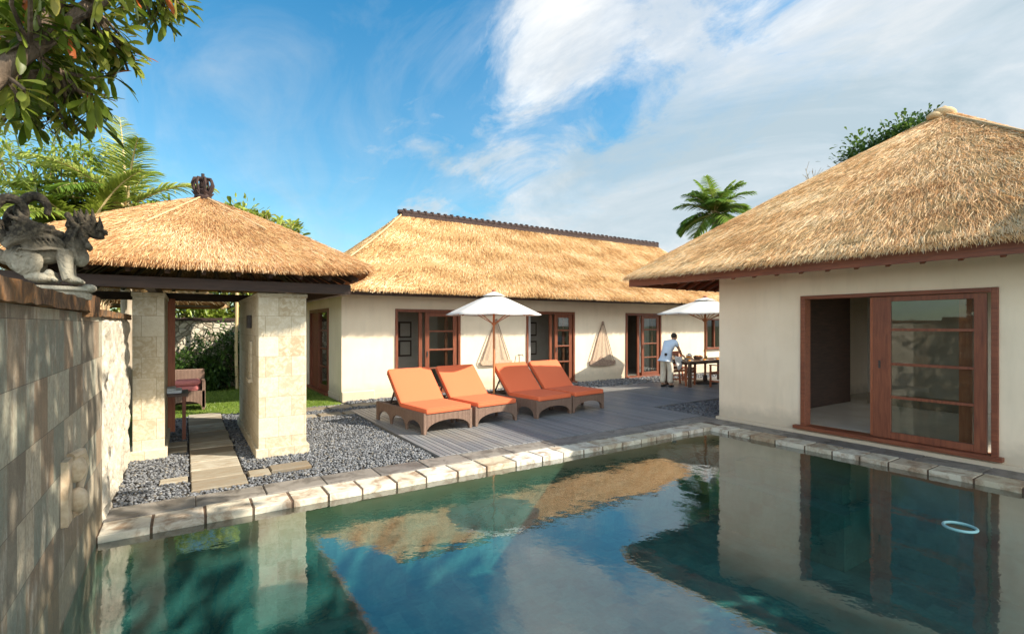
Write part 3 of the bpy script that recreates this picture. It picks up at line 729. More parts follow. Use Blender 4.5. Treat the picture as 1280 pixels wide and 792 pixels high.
m = MB(); m.ell((13.42, 3.92, 6.29), (.27, .22, .14), n=14, m=8); m.ell((13.2, 4.0, 6.22), (.18, .14, .09)); 
m.tube([(13.3, 3.85, 6.37), (13.42, 3.9, 6.43), (13.56, 3.95, 6.38)], .04, 8); build('ridge_knot', m, 'rope', rr, True)
def slope_rope(parent, p0, p1, sag=.0, r=.02):
    m = MB(); m.tube([Vector(p0).lerp(Vector(p1), i / 10) + Vector((0, 0, sag * math.sin(i / 10 * math.pi))) for i in range(11)], r, 6); return build('rope', m, 'rope', parent, True)
def roofpt_r(x, y):   # height of the near villa roof surface
    t = min(1 - (abs(x - 13.5) - .15) / 5.65, 1 - (abs(y - 3.88) - .12) / 3.7); return (x, y, 2.86 + 3.4 * (.93 * t + .07 * math.sin(t * math.pi / 2)) + .03)
slope_rope(rr, roofpt_r(13.2, 3.8), roofpt_r(10.6, 2.0), .0, .022)

# ------------------------------------------------------------------ gateway pavilion
gz = thing('gate_pavilion', 'small thatched entrance pavilion on limestone piers at the left of the pool', 'pavilion', (.24, 9.4, 0))
def pier(x0, x1, y0, y1, h=2.30, pl=.035):
    m = MB(); m.box(x0, x1, y0, y1, .1, h - .06); m.box(x0 - pl, x1 + pl, y0 - pl, y1 + pl, -.05, .12)
    p_ = build('pier', m, 'limestone', gz, bevel=.008)
    m = MB(); m.box(x0 - .015, x1 + .015, y0 - .015, y1 + .015, h - .059, h); build('capstone', m, 'limestone', p_, bevel=.008); return p_
pr1 = pier(.86, 1.49, 7.8, 10.7)
pl1 = pier(-.60, -.24, 8.57, 10.2)
# niche panel and ledge on the inner face of the right pier
m = MB(); m.box(.80, .858, 8.5, 8.9, .98, 1.03); m.box(.83, .858, 8.55, 8.85, 1.03, 1.6); build('niche', m, 'limestone', pr1)
m = MB(); m.box(.80, .858, 8.6, 8.8, 1.80, 2.0); build('wall_lamp', m, 'dark_metal', pr1, bevel=.01)
m = MB()
for (a, b) in (((-1.75, 7.5), (2.05, 7.5)), ((-1.75, 11.2), (2.05, 11.2))): m.box(a[0], b[0], a[1], a[1] + .1, 2.30, 2.44)
for xx in (-1.75, -.42, 1.1, 1.95): m.box(xx, xx + .1, 7.6, 11.2, 2.301, 2.441)
build('ring_beam', m, 'dark_wood', gz, bevel=.005)
m = MB()
for k in range(11):
    xx = -1.7 + k * .38
    m.bar((xx, 7.35, 2.50), (.24 + (xx - .24) * .12, 9.2, 3.55), .05, .06); m.bar((xx, 11.4, 2.50), (.24 + (xx - .24) * .12, 9.6, 3.55), .05, .06)
for k in range(9):
    yy = 7.6 + k * .45
    m.bar((2.1, yy, 2.50), (.45, 9.4 + (yy - 9.4) * .12, 3.55), .05, .06); m.bar((-1.6, yy, 2.50), (.0, 9.4 + (yy - 9.4) * .12, 3.55), .05, .06)
for k in range(8):
    q = .25 * k; m.bar((-1.7 + q, 7.45 + q, 2.60 + q * .55), (2.1 - q, 7.45 + q, 2.60 + q * .55), .03, .02)
build('rafters', m, 'dark_wood', gz)
for (xx, yy) in ((-.20, 10.5), (-1.6, 10.9), (1.9, 11.1), (-1.65, 7.65)):
    m = MB(); m.box(xx - .06, xx + .06, yy - .06, yy + .06, 0, 2.3); build('post', m, 'chair_wood' if xx == -.20 else 'dark_wood', gz)
gr = roof(gz, .24, 9.4, 2.06, 2.3, .05, .05, 2.60, 3.86, lambda t: .80 * t + .20 * np.sin(t * math.pi / 2), thick=.13, nblades=150000, bl=(.08, .19), bw=(.0035, .0075), seed=9, bands=.5, flare=.10, soffit_in=.35,
          tones=[(.32, .15, .06), (.54, .31, .135), (.72, .47, .22), (.83, .61, .35), (.90, .75, .52)])
def roofpt_g(x, y):
    t = 1 - max((abs(x - .24) - .05) / 2.01, (abs(y - 9.4) - .05) / 2.25); return (x, y, 2.60 + 1.26 * (.8 * t + .2 * math.sin(t * math.pi / 2)) + .035)
slope_rope(gr, roofpt_g(.22, 9.3), roofpt_g(-.42, 8.0), 0, .012); slope_rope(gr, roofpt_g(.28, 9.3), roofpt_g(1.0, 8.1), 0, .012)
# carved crown finial
fin = MB(); c = Vector((.24, 9.35, 3.84)); FS = 1.0
fin.lathe([(.05, -.05), (.13, -.02), (.15, .03), (.11, .07), (.13, .10), (.06, .14)], c, 12)
for k in range(8):
    a = k * math.pi / 4 + .2; ca, sa = math.cos(a), math.sin(a)
    fin.tube([c + Vector((ca * r, sa * r, z)) for r, z in ((.08, .06), (.15, .13), (.18, .21), (.15, .28), (.08, .29), (.04, .24), (.03, .17))], [.03, .03, .026, .024, .02, .018, .02], 6)
    fin.tube([c + Vector((ca * .10, sa * .10, .04)), c + Vector((ca * .19, sa * .19, .10))], [.03, .008], 5)
fin.tube([c + Vector((0, 0, .1)), c + Vector((0, 0, .28)), c + Vector((0, 0, .36))], [.03, .025, .03], 8)
fin.v = [(c.x + (p_[0] - c.x) * .82, c.y + (p_[1] - c.y) * .82, c.z + (p_[2] - c.z) * 1.12) for p_ in fin.v]; fo = build('finial', fin, 'roof_tile', gz, True)

# ------------------------------------------------------------------ garden wall on the left, with its carved spout
gw = thing('garden_wall', 'tall mottled slab-faced garden wall running along the left side of the pool', 'wall', (-.65, 4, 0))
m = MB(); m.box(-1.3, -.65, -4, 6.05, -1.4, 1.945); build('slab_face', m, 'slab_wall', gw)
# rough-rendered end piece, with an uneven face
bm = bmesh.new(); bmesh.ops.create_grid(bm, x_segments=60, y_segments=50, size=1)
rv = MB(); NY, NZ = 60, 50; vs = []; fs = []
for i in range(NY + 1):
    for j in range(NZ + 1):
        yy = 6.05 + 2.52 * i / NY; zz = -.1 + 2.02 * j / NZ
        nz = .022 * math.sin(yy * 9 + math.sin(zz * 7) * 2) * math.sin(zz * 8 + yy * 3) + random.uniform(-.012, .014)
        if 0 < j < NZ and 0 < i < NY: vs.append((-.64 + nz, yy, zz))
        else: vs.append((-.66, yy, zz))
for i in range(NY):
    for j in range(NZ): a = i * (NZ + 1) + j; fs.append((a, a + NZ + 1, a + NZ + 2, a + 1))
bm.free(); rv.add(vs, fs); rv.box(-.98, -.661, 6.051, 8.57, -.1, 1.92)
build('rough_end', rv, 'rough_render', gw, True)
def rough_box(x0, x1, y0, y1, z0, z1, ny, amp, name, mat, parent):
    m = MB(); vs = []; ring = [(x0, z0), ((x0 + x1) / 2, z0), (x1, z0), (x1, (z0 + z1) / 2), (x1, z1), ((x0 + x1) / 2, z1), (x0, z1), (x0, (z0 + z1) / 2)]
    for i in range(ny + 1):
        for (a, b) in ring: vs.append((a + random.uniform(-amp, amp), y0 + (y1 - y0) * i / ny, b + random.uniform(-amp, amp)))
    fs = []
    for i in range(ny):
        for k in range(8): p = i * 8 + k; q = i * 8 + (k + 1) % 8; fs.append((p, q, q + 8, p + 8))
    fs.append(tuple(range(7, -1, -1))); fs.append(tuple(ny * 8 + k for k in range(8)))
    m.add(vs, fs); o = build(name, m, mat, parent, 60); return o
rough_box(-1.34, -.595, -4, 5.35, 1.95, 2.04, 90, .007, 'coping', 'cap_stone', gw)
rough_box(-1.05, -.61, 5.352, 8.62, 1.925, 1.985, 40, .007, 'coping', 'cap_stone', gw)
rough_box(-1.33, -.585, 4.95, 5.36, 1.91, 2.075, 4, .008, 'coping', 'cap_stone', gw)
sp = MB()
def xw(u, v):     # wall point at pixel
    d = (CF[0] + CR[0] * (u - 640) / 628, CF[1] + CR[1] * (u - 640) / 628, (406 - v) / 628); t = -.65 / d[0]; return d[1] * t, CAMZ + d[2] * t
ya, za = xw(77, 612); yb_, zb_ = xw(90, 550)
sp.box(-.65, -.615, ya - .03, ya + .12, .58, .99)
q = Matrix.Rotation(R_(20), 3, 'X')
sp.ell((-.61, ya + .20, .89), (.06, .09, .09), q); sp.ell((-.60, ya + .20, .68), (.06, .08, .09), q)
sp.tube([(-.63, ya + .15, .98), (-.59, ya + .24, .99), (-.58, ya + .31, .90), (-.60, ya + .33, .80), (-.60, ya + .28, .74)], [.03, .035, .03, .03, .02], 8)
sp.tube([(-.63, ya + .15, .60), (-.60, ya + .24, .60), (-.59, ya + .31, .66), (-.61, ya + .32, .74)], [.025, .03, .025, .02], 8)
simple('carved_stone', (.40, .28, .17), (.66, .53, .37), 14, .8, .6, .01); build('carved_spout', sp, 'carved_stone', gw, True)
# dry weeds growing from the coping
def blades(mb, base, n, L, spread, w=.006):
    for _ in range(n):
        a = random.uniform(0, 6.28); s = random.uniform(.3, 1) * spread; l = random.uniform(.5, 1) * L; b = Vector(base) + Vector((random.uniform(-.03, .03), random.uniform(-.06, .06), 0))
        mid = b + Vector((math.cos(a) * s * .3, math.sin(a) * s * .3, l * .6)); tip = b + Vector((math.cos(a) * s, math.sin(a) * s, l))
        p = Vector((-math.sin(a), math.cos(a), 0)) * w
        mb.add([b - p, b + p, mid + p, mid - p, tip], [(0, 1, 2, 3), (3, 2, 4)])
for q, lb in (((-.68, 6.6, 1.98), 'wispy dry weed on the lower wall coping, the one nearer the pavilion'), ((-.66, 6.1, 1.98), 'tiny dry weed on the lower wall coping, the one nearer the lion statue')):
    m = MB(); blades(m, q, 12, .12, .12, .004); o = build('weed', m, 'rope'); tag(o, lb, 'weed', 'weeds on the wall coping')

# ------------------------------------------------------------------ statue
st = thing('lion_statue', 'carved winged lion statue, pale at the legs and dark above, on top of the garden wall', 'statue', (-.785, 4.72, 2.045), R_(3))
def remeshed(name, mb, mat, parent, voxel, smooth=2, world=False):
    o = build(name, mb, mat, parent, True, world=world); r = o.modifiers.new('remesh', 'REMESH'); r.mode = 'VOXEL'; r.voxel_size = voxel; r.use_smooth_shade = True
    s_ = o.modifiers.new('smooth', 'SMOOTH'); s_.iterations = smooth; s_.factor = .5; return o
b = MB(); RY = lambda a: Matrix.Rotation(R_(a), 3, 'Y')
b.ell((-.02, 0, .20), (.19, .095, .085), RY(-12)); b.ell((-.15, 0, .15), (.11, .105, .10)); b.ell((.12, 0, .23), (.09, .085, .11), RY(15))
b.ell((.17, 0, .17), (.055, .06, .06)); b.ell((.15, 0, .31), (.07, .065, .09), RY(35))
for s in (-1, 1):
    b.tube([(.08, s * .06, .20), (.09, s * .065, .12), (.10, s * .07, .05), (.11, s * .07, .025)], [.06, .048, .04, .042], 10)
    b.ell((.135, s * .07, .022), (.05, .036, .022)); b.ell((-.12, s * .085, .12), (.09, .045, .09), RY(20)); b.ell((-.05, s * .09, .028), (.09, .034, .028)); b.ell((.0, s * .09, .05), (.03, .03, .03))
    for k in range(4): b.ell((.175, s * .07 - .025 + k * .016, .016), (.018, .008, .012)); b.ell((.035, s * .09 - .024 + k * .016, .016), (.016, .008, .012))
# head and muzzle
b.ell((.205, 0, .36), (.075, .06, .062)); b.ell((.265, 0, .335), (.06, .042, .035)); b.ell((.275, 0, .305), (.045, .034, .014)); b.ell((.315, 0, .342), (.020, .022, .018))
b.tube([(.30, 0, .35), (.33, 0, .34), (.335, 0, .32)], [.016, .012, .004], 6)
for s in (-1, 1):
    b.ell((.245, s * .042, .375), (.018, .014, .016)); b.ell((.255, s * .035, .392), (.026, .012, .008)); b.tube([(.18, s * .05, .38), (.17, s * .075, .42), (.16, s * .08, .45)], [.02, .014, .004], 6)
    b.tube([(.285, s * .03, .33), (.29, s * .036, .30)], [.008, .002], 5)
# crown and mane spikes
for k, (x, z, h) in enumerate(((.10, .38, .05), (.135, .40, .065), (.17, .415, .06), (.205, .42, .055), (.24, .412, .07), (.285, .372, .065))):
    for s in (-1, 0, 1): b.tube([(x, s * .035, z - .03), (x + .008, s * .04, z + .01), (x + .002, s * .045, z + h)], [.024, .018, .003], 6)
for k in range(7):
    a = k / 6; b.ell((.10 + .12 * a, .055, .42 - .18 * a), (.022, .018, .022)); b.ell((.10 + .12 * a, -.055, .42 - .18 * a), (.022, .018, .022))
b.tube([(.17, -.055, .36), (.13, -.08, .28), (.14, -.08, .20), (.16, -.06, .14)], [.016, .014, .014, .01], 6)
# wings: layered feathers sweeping back and curling up
for s in (-1, 1):
    for k in range(7):
        a = k / 6; pts = [(.08 - .03 * k, s * (.085 + .01 * a), .29 - .008 * k), (-.02 - .03 * k, s * .115, .31 - .014 * k), (-.10 - .020 * k, s * .12, .34 - .024 * k), (-.15 - .014 * k, s * .11, .38 - .028 * k), (-.17 - .014 * k, s * .10, .42 - .035 * k)]
        b.tube(pts, [.022, .026, .024, .02, .006], 7)
    for k in range(5): b.ell((.06 - .045 * k, s * .105, .235 - .006 * k), (.035, .014, .028), RY(30))
    for k in range(9):
        x0 = .09 - .028 * k; b.tube([(x0, s * .118, .225), (x0 - .03, s * .128, .262), (x0 - .07, s * .122, .275)], [.005, .008, .004], 5)
    for k in range(6):
        b.tube([(.02 - .03 * k, s * .13, .30 + .006 * k), (-.05 - .03 * k, s * .134, .315 + .010 * k), (-.10 - .025 * k, s * .128, .335 + .012 * k)], [.006, .009, .004], 5)
    b.tube([(.10, s * .085, .20), (.02, s * .12, .20), (-.08, s * .125, .185), (-.16, s * .125, .19), (-.18, s * .12, .16), (-.14, s * .13, .145)], .008, 5)
    for k in range(5): b.ell((.02 - .03 * k, s * .12, .325 + .004 * k), (.02, .016, .018))
# curled tail plumes
for yo, pts in ((-.035, [(-.08, .20), (-.20, .22), (-.29, .30), (-.31, .41), (-.25, .485), (-.17, .475), (-.135, .41), (-.165, .35)]),
                (.03, [(-.04, .26), (-.13, .33), (-.18, .42), (-.15, .505), (-.08, .53), (-.025, .48), (-.03, .42)]),
                (.0, [(-.12, .13), (-.25, .14), (-.345, .20), (-.375, .29), (-.34, .365), (-.285, .35), (-.275, .29)]),
                (.06, [(-.06, .22), (-.18, .26), (-.25, .36), (-.22, .44), (-.17, .44)])):
    pv = [Vector((x, yo, z)) for x, z in pts]; sm_ = []
    for i in range(len(pv) - 1):
        a0, a1, a2, a3 = pv[max(i - 1, 0)], pv[i], pv[i + 1], pv[min(i + 2, len(pv) - 1)]
        for q_ in range(4):
            t_ = q_ / 4; sm_.append(.5 * ((2 * a1) + (a2 - a0) * t_ + (2 * a0 - 5 * a1 + 4 * a2 - a3) * t_ ** 2 + (3 * a1 - a0 - 3 * a2 + a3) * t_ ** 3))
    sm_.append(pv[-1]); b.tube(sm_, [.044 - .024 * i / len(sm_) for i in range(len(sm_))], 8)
remeshed('lion_body', b, 'statue_stone', st, .0048, 1)
b = MB(); b.lathe([(.0, -.045), (.2, -.044), (.205, -.01), (.19, .0), (.215, .012), (.20, .03), (.17, .035), (0, .036)], n=24); b.v = [(x * 1.18, y * .62, z - .028) for x, y, z in b.v]
b.ell((.22, 0, .0), (.05, .06, .028)); b.ell((-.2, 0, .0), (.05, .06, .024))
build('plinth', b, 'statue_stone', st, True, world=False); 
for ch in st.children:
    ch.location.z = .06 if ch.name.startswith('plinth') else .085
st.scale = (.92, 1.1, 1.14)

# ------------------------------------------------------------------ loungers
def arch_panel(mb, x0, x1, zt, zb, leg, top, axis='x', c=0., th=.03, narch=1, n=14):
    """a wicker apron with arched cut-outs, standing on legs; extruded by th"""
    W = (x1 - x0) / narch
    for q in range(narch):
        a0 = x0 + q * W; pts = []
        la = leg if q == 0 else leg * .5; lb = leg if q == narch - 1 else leg * .5
        xs_ = [a0] + [a0 + la + (W - la - lb) * (1 - math.cos(math.pi * i / n)) / 2 for i in range(n + 1)] + [a0 + W]
        zs_ = [0] + [max(0, top * math.sin(math.pi * i / n)) ** .75 * top ** .25 if i not in (0, n) else 0 for i in range(n + 1)] + [0]
        for i in range(len(xs_) - 1):
            xa, xb, za_, zb2 = xs_[i], xs_[i + 1], zs_[i], zs_[i + 1]
            if i in (0, len(xs_) - 2): za_ = zb2 = 0
            vs = []
            for d in (0, th):
                for (X, Zz) in ((xa, za_), (xb, zb2), (xb, zt), (xa, zt)):
                    vs.append((X, c + d, Zz) if axis == 'x' else (c + d, X, Zz))
            mb.add(vs, [(0, 1, 2, 3), (7, 6, 5, 4), (0, 4, 5, 1), (1, 5, 6, 2), (2, 6, 7, 3), (3, 7, 4, 0)])
def make_lounger(name, label, cm, group):
    t = thing(name, label, 'sun lounger', (0, 0, 0), 0, group); W = .98; L = 1.85; H_ = .335
    m = MB()
    arch_panel(m, -W / 2, W / 2, H_, 0, .05, .21, 'x', 0, .035); arch_panel(m, -W / 2, W / 2, H_, 0, .05, .21, 'x', L - .035, .035)
    arch_panel(m, .036, L - .036, H_ - .001, 0, .06, .2, 'y', -W / 2, .035, 3); arch_panel(m, .036, L - .036, H_ - .001, 0, .06, .2, 'y', W / 2 - .035, .035, 3)
    m.box(-W / 2 + .035, W / 2 - .035, .035, .95, H_ - .05, H_ - .003)
    for s in (-1, 1): m.box(s * W / 2 - s * .06, s * W / 2 - s * .001, .001, L - .001, H_ - .002, H_ + .018)
    build('frame', m, 'wicker', t, world=False, bevel=.006)
    def cushion(nm, l, w, th, parent, piping=True):
        m = MB(); nx, ny = 10, 10; 
        def zz(i, j): 
            e = min(i, nx - i, j, ny - j); return 0 if e == 0 else (.012 if e == 1 else .018)
        top = [[(-w / 2 + w * i / nx, l * j / ny, th + zz(i, j) - (.012 if 0 < i < nx and 0 < j < ny else 0)) for i in range(nx + 1)] for j in range(ny + 1)]
        vs = [p for r in top for p in r]; k = len(vs); vs += [(x, y, 0) for (x, y, z) in vs]
        fs = []
        for j in range(ny):
            for i in range(nx): a = j * (nx + 1) + i; fs.append((a, a + 1, a + nx + 2, a + nx + 1)); fs.append((k + a, k + a + nx + 1, k + a + nx + 2, k + a + 1))
        per = [j for j in range(nx)] + [j * (nx + 1) + nx for j in range(ny)] + [ny * (nx + 1) + nx - j for j in range(nx)] + [(ny - j) * (nx + 1) for j in range(ny)]
        for a, b2 in zip(per, per[1:] + per[:1]): fs.append((a, a + k, b2 + k, b2))
        m.add(vs, fs); o = build(nm, m, cm, parent, world=False, bevel=.016)
        for p_ in o.data.polygons: p_.use_smooth = True
        m = MB(); r_ = .03; cs_ = [(-w / 2 + r_, .004), (w / 2 - r_, .004), (w / 2 - .004, r_), (w / 2 - .004, l - r_), (w / 2 - r_, l - .004), (-w / 2 + r_, l - .004), (-w / 2 + .004, l - r_), (-w / 2 + .004, r_), (-w / 2 + r_, .004)]
        m.tube([(x, y, th * .93) for x, y in cs_], .0065, 6, False); build('piping', m, cm, o, True, world=False)
        return o
    s_ = cushion('seat_cushion', .95, .90, .09, t); s_.location = (0, -.02, H_ + .002)
    b_ = cushion('back_cushion', .80, .90, .085, t); b_.location = (0, .94, H_ + .02); b_.rotation_euler = (R_(47), 0, 0)
    m = MB(); q = Matrix.Rotation(R_(47), 4, 'X')
    m.box(-.44, .44, 0, .78, -.03, -.004); bo = build('backrest', m, 'wicker', t, world=False); bo.location = (0, .94, H_ + .02); bo.rotation_euler = (R_(47), 0, 0)
    m = MB(); m.bar((-.3, 1.36, .72), (-.3, 1.62, .30), .025); m.bar((.3, 1.36, .72), (.3, 1.62, .30), .025); m.bar((-.3, 1.62, .30), (.3, 1.62, .30), .025); build('prop', m, 'dark_metal', t, world=False)
    return t
G = 'wicker sun loungers paired on the deck'
l1 = make_lounger('sun_lounger', 'sunlit orange lounger at the left end of the row, nearest the pebbles', 'cushion_orange', G)
l1.location = (3.82, 7.86, .018); l1.rotation_euler.z = R_(6.5)
l2 = copy_tree(l1); l2['label'] = 'sunlit orange lounger between the leftmost lounger and the umbrella pole'; l2.location = (4.88, 8.00, .018)
l3 = copy_tree(l1)
l4 = copy_tree(l1)
for l, lb, loc, rz in ((l3, 'shaded brick-red lounger just right of the umbrella pole', (6.24, 8.0, .018), 6.5), (l4, 'shaded brick-red lounger at the right end of the row, toward the dining table', (7.26, 8.12, .018), 6.5)):
    l['label'] = lb; l.location = loc; l.rotation_euler.z = R_(rz)

# ------------------------------------------------------------------ umbrellas
def make_umbrella(loc, label, rot=0.):
    t = thing('patio_umbrella', label, 'umbrella', loc, rot, 'white canvas umbrellas on the deck')
    m = MB(); m.tube([(0, 0, 0), (0, 0, 2.55)], .024, 12); build('pole', m, 'pole_wood', t, True, world=False)
    m = MB(); m.lathe([(.26, 0), (.26, .05), (.22, .07), (.05, .09), (.04, .25)], n=24); build('base', m, 'dark_metal', t, True, world=False)
    N8 = 8; Rr = 1.03; zt, ze = 2.46, 2.03
    def canopy(r0, r1, za, zb_, name, sag=.04):
        m = MB(); rings = 8; seg = N8 * 6; vs = []
        for i in range(rings + 1):
            f = i / rings; r = r0 + (r1 - r0) * f; z = za + (zb_ - za) * (f ** 1.08)
            for k in range(seg):
                a = 2 * math.pi * k / seg; p_ = (k % 6) / 6; e = 4 * p_ * (1 - p_)
                rr_ = r * (1 - .055 * e * f); vs.append((rr_ * math.cos(a), rr_ * math.sin(a), z - sag * e * math.sin(f * 2.2) * .6))
        fs = [(i * seg + k, i * seg + (k + 1) % seg, (i + 1) * seg + (k + 1) % seg, (i + 1) * seg + k) for i in range(rings) for k in range(seg)]
        m.add(vs, fs); o = build(name, m, 'canvas', t, False, world=False); sm = o.modifiers.new('thick', 'SOLIDIFY'); sm.thickness = .004
        for k, p_ in enumerate(o.data.polygons): p_.use_smooth = True
        return o
    canopy(.15, Rr, 2.45, 2.05, 'canopy'); canopy(.03, .24, 2.54, 2.455, 'vent_cap', .01)
    # hanging hem
    for k in range(N8):
        a = 2 * math.pi * k / N8; m = MB(); m.bar((0.02 * math.cos(a), .02 * math.sin(a), 2.46), (Rr * .985 * math.cos(a), Rr * .985 * math.sin(a), 2.045), .016, .02); rb = build('rib', m, 'pole_wood', t, world=False)
        m = MB(); m.bar((.03 * math.cos(a), .03 * math.sin(a), 1.86), (.6 * math.cos(a), .6 * math.sin(a), 2.2), .012, .016); build('strut', m, 'pole_wood', rb, world=False)
    m = MB(); m.lathe([(.05, 0), (.055, .03), (.05, .06)], (0, 0, 1.83), 12); build('hub', m, 'pole_wood', t, True, world=False)
    m = MB(); m.lathe([(.02, 0), (.045, .02), (.04, .05), (.0, .075)], (0, 0, 2.53), 12); build('finial', m, 'chair_wood', t, True, world=False); return t
u1 = make_umbrella((5.56, 9.25, .018), 'open white canvas umbrella with wooden pole standing between the two lounger pairs', .25)
u2 = copy_tree(u1); u2['label'] = 'open white canvas umbrella over the dining table, half hidden by the near villa'; u2.location = (13.75, 9.95, .018); u2.rotation_euler.z = .1
u2.scale = (1.45, 1.45, 1.06)

# ------------------------------------------------------------------ wall hangings, standpipe
def hanging(x, w, ztop, zb_, label, carved):
    t = thing('wall_hanging', label, 'wall hanging', (x, HY, zb_), 0, 'triangular hangings on the villa wall'); y = -.05
    H_ = ztop - zb_; m = MB()
    n = 10
    for i in range(n):
        a0 = i / n; a1 = (i + 1) / n; wv0 = .015 * math.sin(i * 2.1); wv1 = .015 * math.sin((i + 1) * 2.1)
        def P(f, s): return (-w * .36 + w * .76 * f, y + s, .06)
        m.quad((-w * .43 + w * .84 * a0, y + wv0, .04), (-w * .43 + w * .84 * a1, y + wv1, .04), (-.04 + .08 * a1, y, H_ - .10), (-.04 + .08 * a0, y, H_ - .10))
    build('net', m, 'net_cloth', t, world=False)
    m = MB(); m.tube([(-w * .5, y - .02, .06), (-.02, y - .02, H_)], .018, 6); m.tube([(w * .42, y - .02, .10), (.02, y - .02, H_ - .02)], .012, 6)
    m.ell((0, y - .01, H_ - .04), (.05, .04, .07)); build('stick', m, 'drift_wood', t, world=False)
    m = MB()
    if carved:
        vs = []; n = 22
        for d in (-.05, .03):
            for i in range(n + 1):
                f = i / n; X = -w * .5 + w * f; vs.append((X, d + y * .4, .02 + .12 * math.exp(-((f - .45) / .16) ** 2) + .05 + .03 * math.sin(f * 19) + .02))
                vs.append((X, d + y * .4, -.08 + .05 * (2 * f - 1) ** 2))
        k = 2 * (n + 1); fs = []
        for i in range(n):
            a = 2 * i; fs += [(a, a + 1, a + 3, a + 2), (k + a, k + a + 2, k + a + 3, k + a + 1), (a, a + 2, k + a + 2, k + a), (a + 1, k + a + 1, k + a + 3, a + 3)]
        m.add(vs, fs); fs_end = [(0, k, k + 1, 1), (2 * n, 2 * n + 1, k + 2 * n + 1, k + 2 * n)]; m.f += fs_end
        build('carved_board', m, 'drift_wood', t, world=False)
    else:
        m.tube([(-w * .5, y - .02, .05), (-w * .44, y - .02, -.05), (w * .44, y - .02, -.04), (w * .5, y - .02, .06)], .014, 6); m.box(-w * .46, w * .47, y - .015, y + .01, -.03, .08); build('frame', m, 'net_cloth', t, world=False)
hanging(7.62, 1.1, 2.0, .74, 'pale triangular net hanging on the villa wall behind the umbrella pole', False)
hanging(11.83, 1.15, 1.95, .55, 'triangular net hanging with a dark carved boat board between two doors', True)
t = thing('tap_stand', 'thin dark metal tap stand at the villa wall beside the middle door', 'tap stand', (8.25, HY - .35, 0))
m = MB(); m.tube([(0, 0, 0), (-.02, 0, .9), (-.03, 0, 1.0)], .012, 8); m.tube([(-.25, .15, 0), (-.1, .05, .95)], .01, 8); build('pipe', m, 'dark_metal', t, True, world=False)
m = MB(); m.tube([(-.08, 0, .96), (.1, 0, .98), (.12, 0, .92)], .012, 8); build('tap', m, 'dark_metal', t, True, world=False)

# ------------------------------------------------------------------ dining group
dt = thing('dining_table', 'dark wooden dining table set for a meal under the far umbrella', 'table', (13.75, 9.95, .018))
TZ = .75
m = MB()
for k in range(8): m.box(-1.4, 1.4, -.5 + k * .125, -.5 + k * .125 + .119, TZ - .03, TZ)
m.box(-1.3, 1.3, -.42, .42, TZ - .09, TZ - .031); build('tabletop', m, 'table_wood', dt, world=False, bevel=.004)
for sx in (-1, 1):
    for sy in (-1, 1):
        m = MB(); m.box(sx * 1.3 - .04, sx * 1.3 + .04, sy * .42 - .04, sy * .42 + .04, 0, TZ - .031); build('leg', m, 'table_wood', dt, world=False, bevel=.004)
def make_chair(loc, rz, label):
    t = thing('dining_chair', label, 'chair', loc, rz, 'red wooden armchairs around the dining table')
    m = MB()
    for k in range(6): m.box(-.24, .24, -.24 + k * .082, -.24 + k * .082 + .07, .43, .452)
    m.box(-.25, .25, -.25, -.22, .37, .43); m.box(-.25, .25, .2, .23, .37, .43); build('seat', m, 'chair_wood', t, world=False)
    for sx in (-1, 1):
        m = MB(); m.box(sx * .25 - .022, sx * .25 + .022, -.27, -.225, 0, .64); build('leg', m, 'chair_wood', t, world=False)
        m = MB(); m.bar((sx * .25, .24, 0), (sx * .25, .34, .96), .042, .042, (1, 0, 0)); build('leg', m, 'chair_wood', t, world=False)
        m = MB(); m.box(sx * .25 - .03, sx * .25 + .03, -.28, .29, .64, .665); build('armrest', m, 'chair_wood', t, world=False)
        m = MB(); m.box(sx * .25 - .012, sx * .25 + .012, -.225, .25, .16, .20); build('stretcher', m, 'chair_wood', t, world=False)
    m = MB(); m.bar((-.25, .336, .92), (.25, .336, .92), .03, .08); m.bar((-.25, .288, .52), (.25, .288, .52), .03, .05)
    for k in range(7): xx = -.2 + k * .0667; m.bar((xx, .29, .54), (xx, .334, .90), .028, .014)
    build('backrest', m, 'chair_wood', t, world=False); return t
c1 = make_chair((12.83, 9.72 + .35, .018), R_(8), 'wooden armchair tucked in on the far side beside the standing man')
for loc, rz, lb in (((13.28, 9.0, .018), R_(180), 'wooden armchair on the pool side of the table near the villa corner'), ((13.75, 10.75, .018), R_(0), 'wooden armchair behind the middle of the dining table'),
                    ((14.5, 9.05, .018), R_(176), 'wooden armchair on the pool side half hidden by the near villa corner')):
    c = copy_tree(c1); c.location = loc; c.rotation_euler.z = rz; c['label'] = lb
TT = TZ + .018
def on_table(name, label, cat, x, y, parts, group=None):
    t = thing(name, label, cat, (13.75 + x, 9.95 + y, TT), 0, group)
    for nm, mb, mt in parts: build(nm, mb, mt, t, True, world=False)
    return t
def plate(): m = MB(); m.lathe([(.05, 0), (.07, .004), (.12, .016), (.125, .02), (.07, .009), (0, .007)], n=24); return m
m2 = MB()
for k in range(9): a = k * .7; m2.ell((.075 * math.cos(a) * (k % 3) / 2 + .01, .075 * math.sin(a) * (k % 3) / 2, .06 + .015 * (k % 2) + (.03 if k < 3 else 0)), (.036, .036, .034), n=10, m=6)
bowl = MB(); bowl.lathe([(.05, 0), (.10, .02), (.14, .07), (.135, .07), (.09, .025), (0, .015)], n=24)
on_table('fruit_bowl', 'white bowl heaped with orange fruit toward the near table end', 'bowl', -.75, .05, [('bowl', bowl, 'ceramic'), ('fruit', m2, 'fruit')])
bk = MB(); bk.lathe([(.10, 0), (.15, .08), (.155, .10), (.14, .10), (.09, .01), (0, .01)], n=20); br = MB()
for k in range(5): a = k * 1.3; br.ell((.07 * math.cos(a), .07 * math.sin(a), .10), (.06, .035, .035), Matrix.Rotation(a, 3, 'Z'), 10, 6)
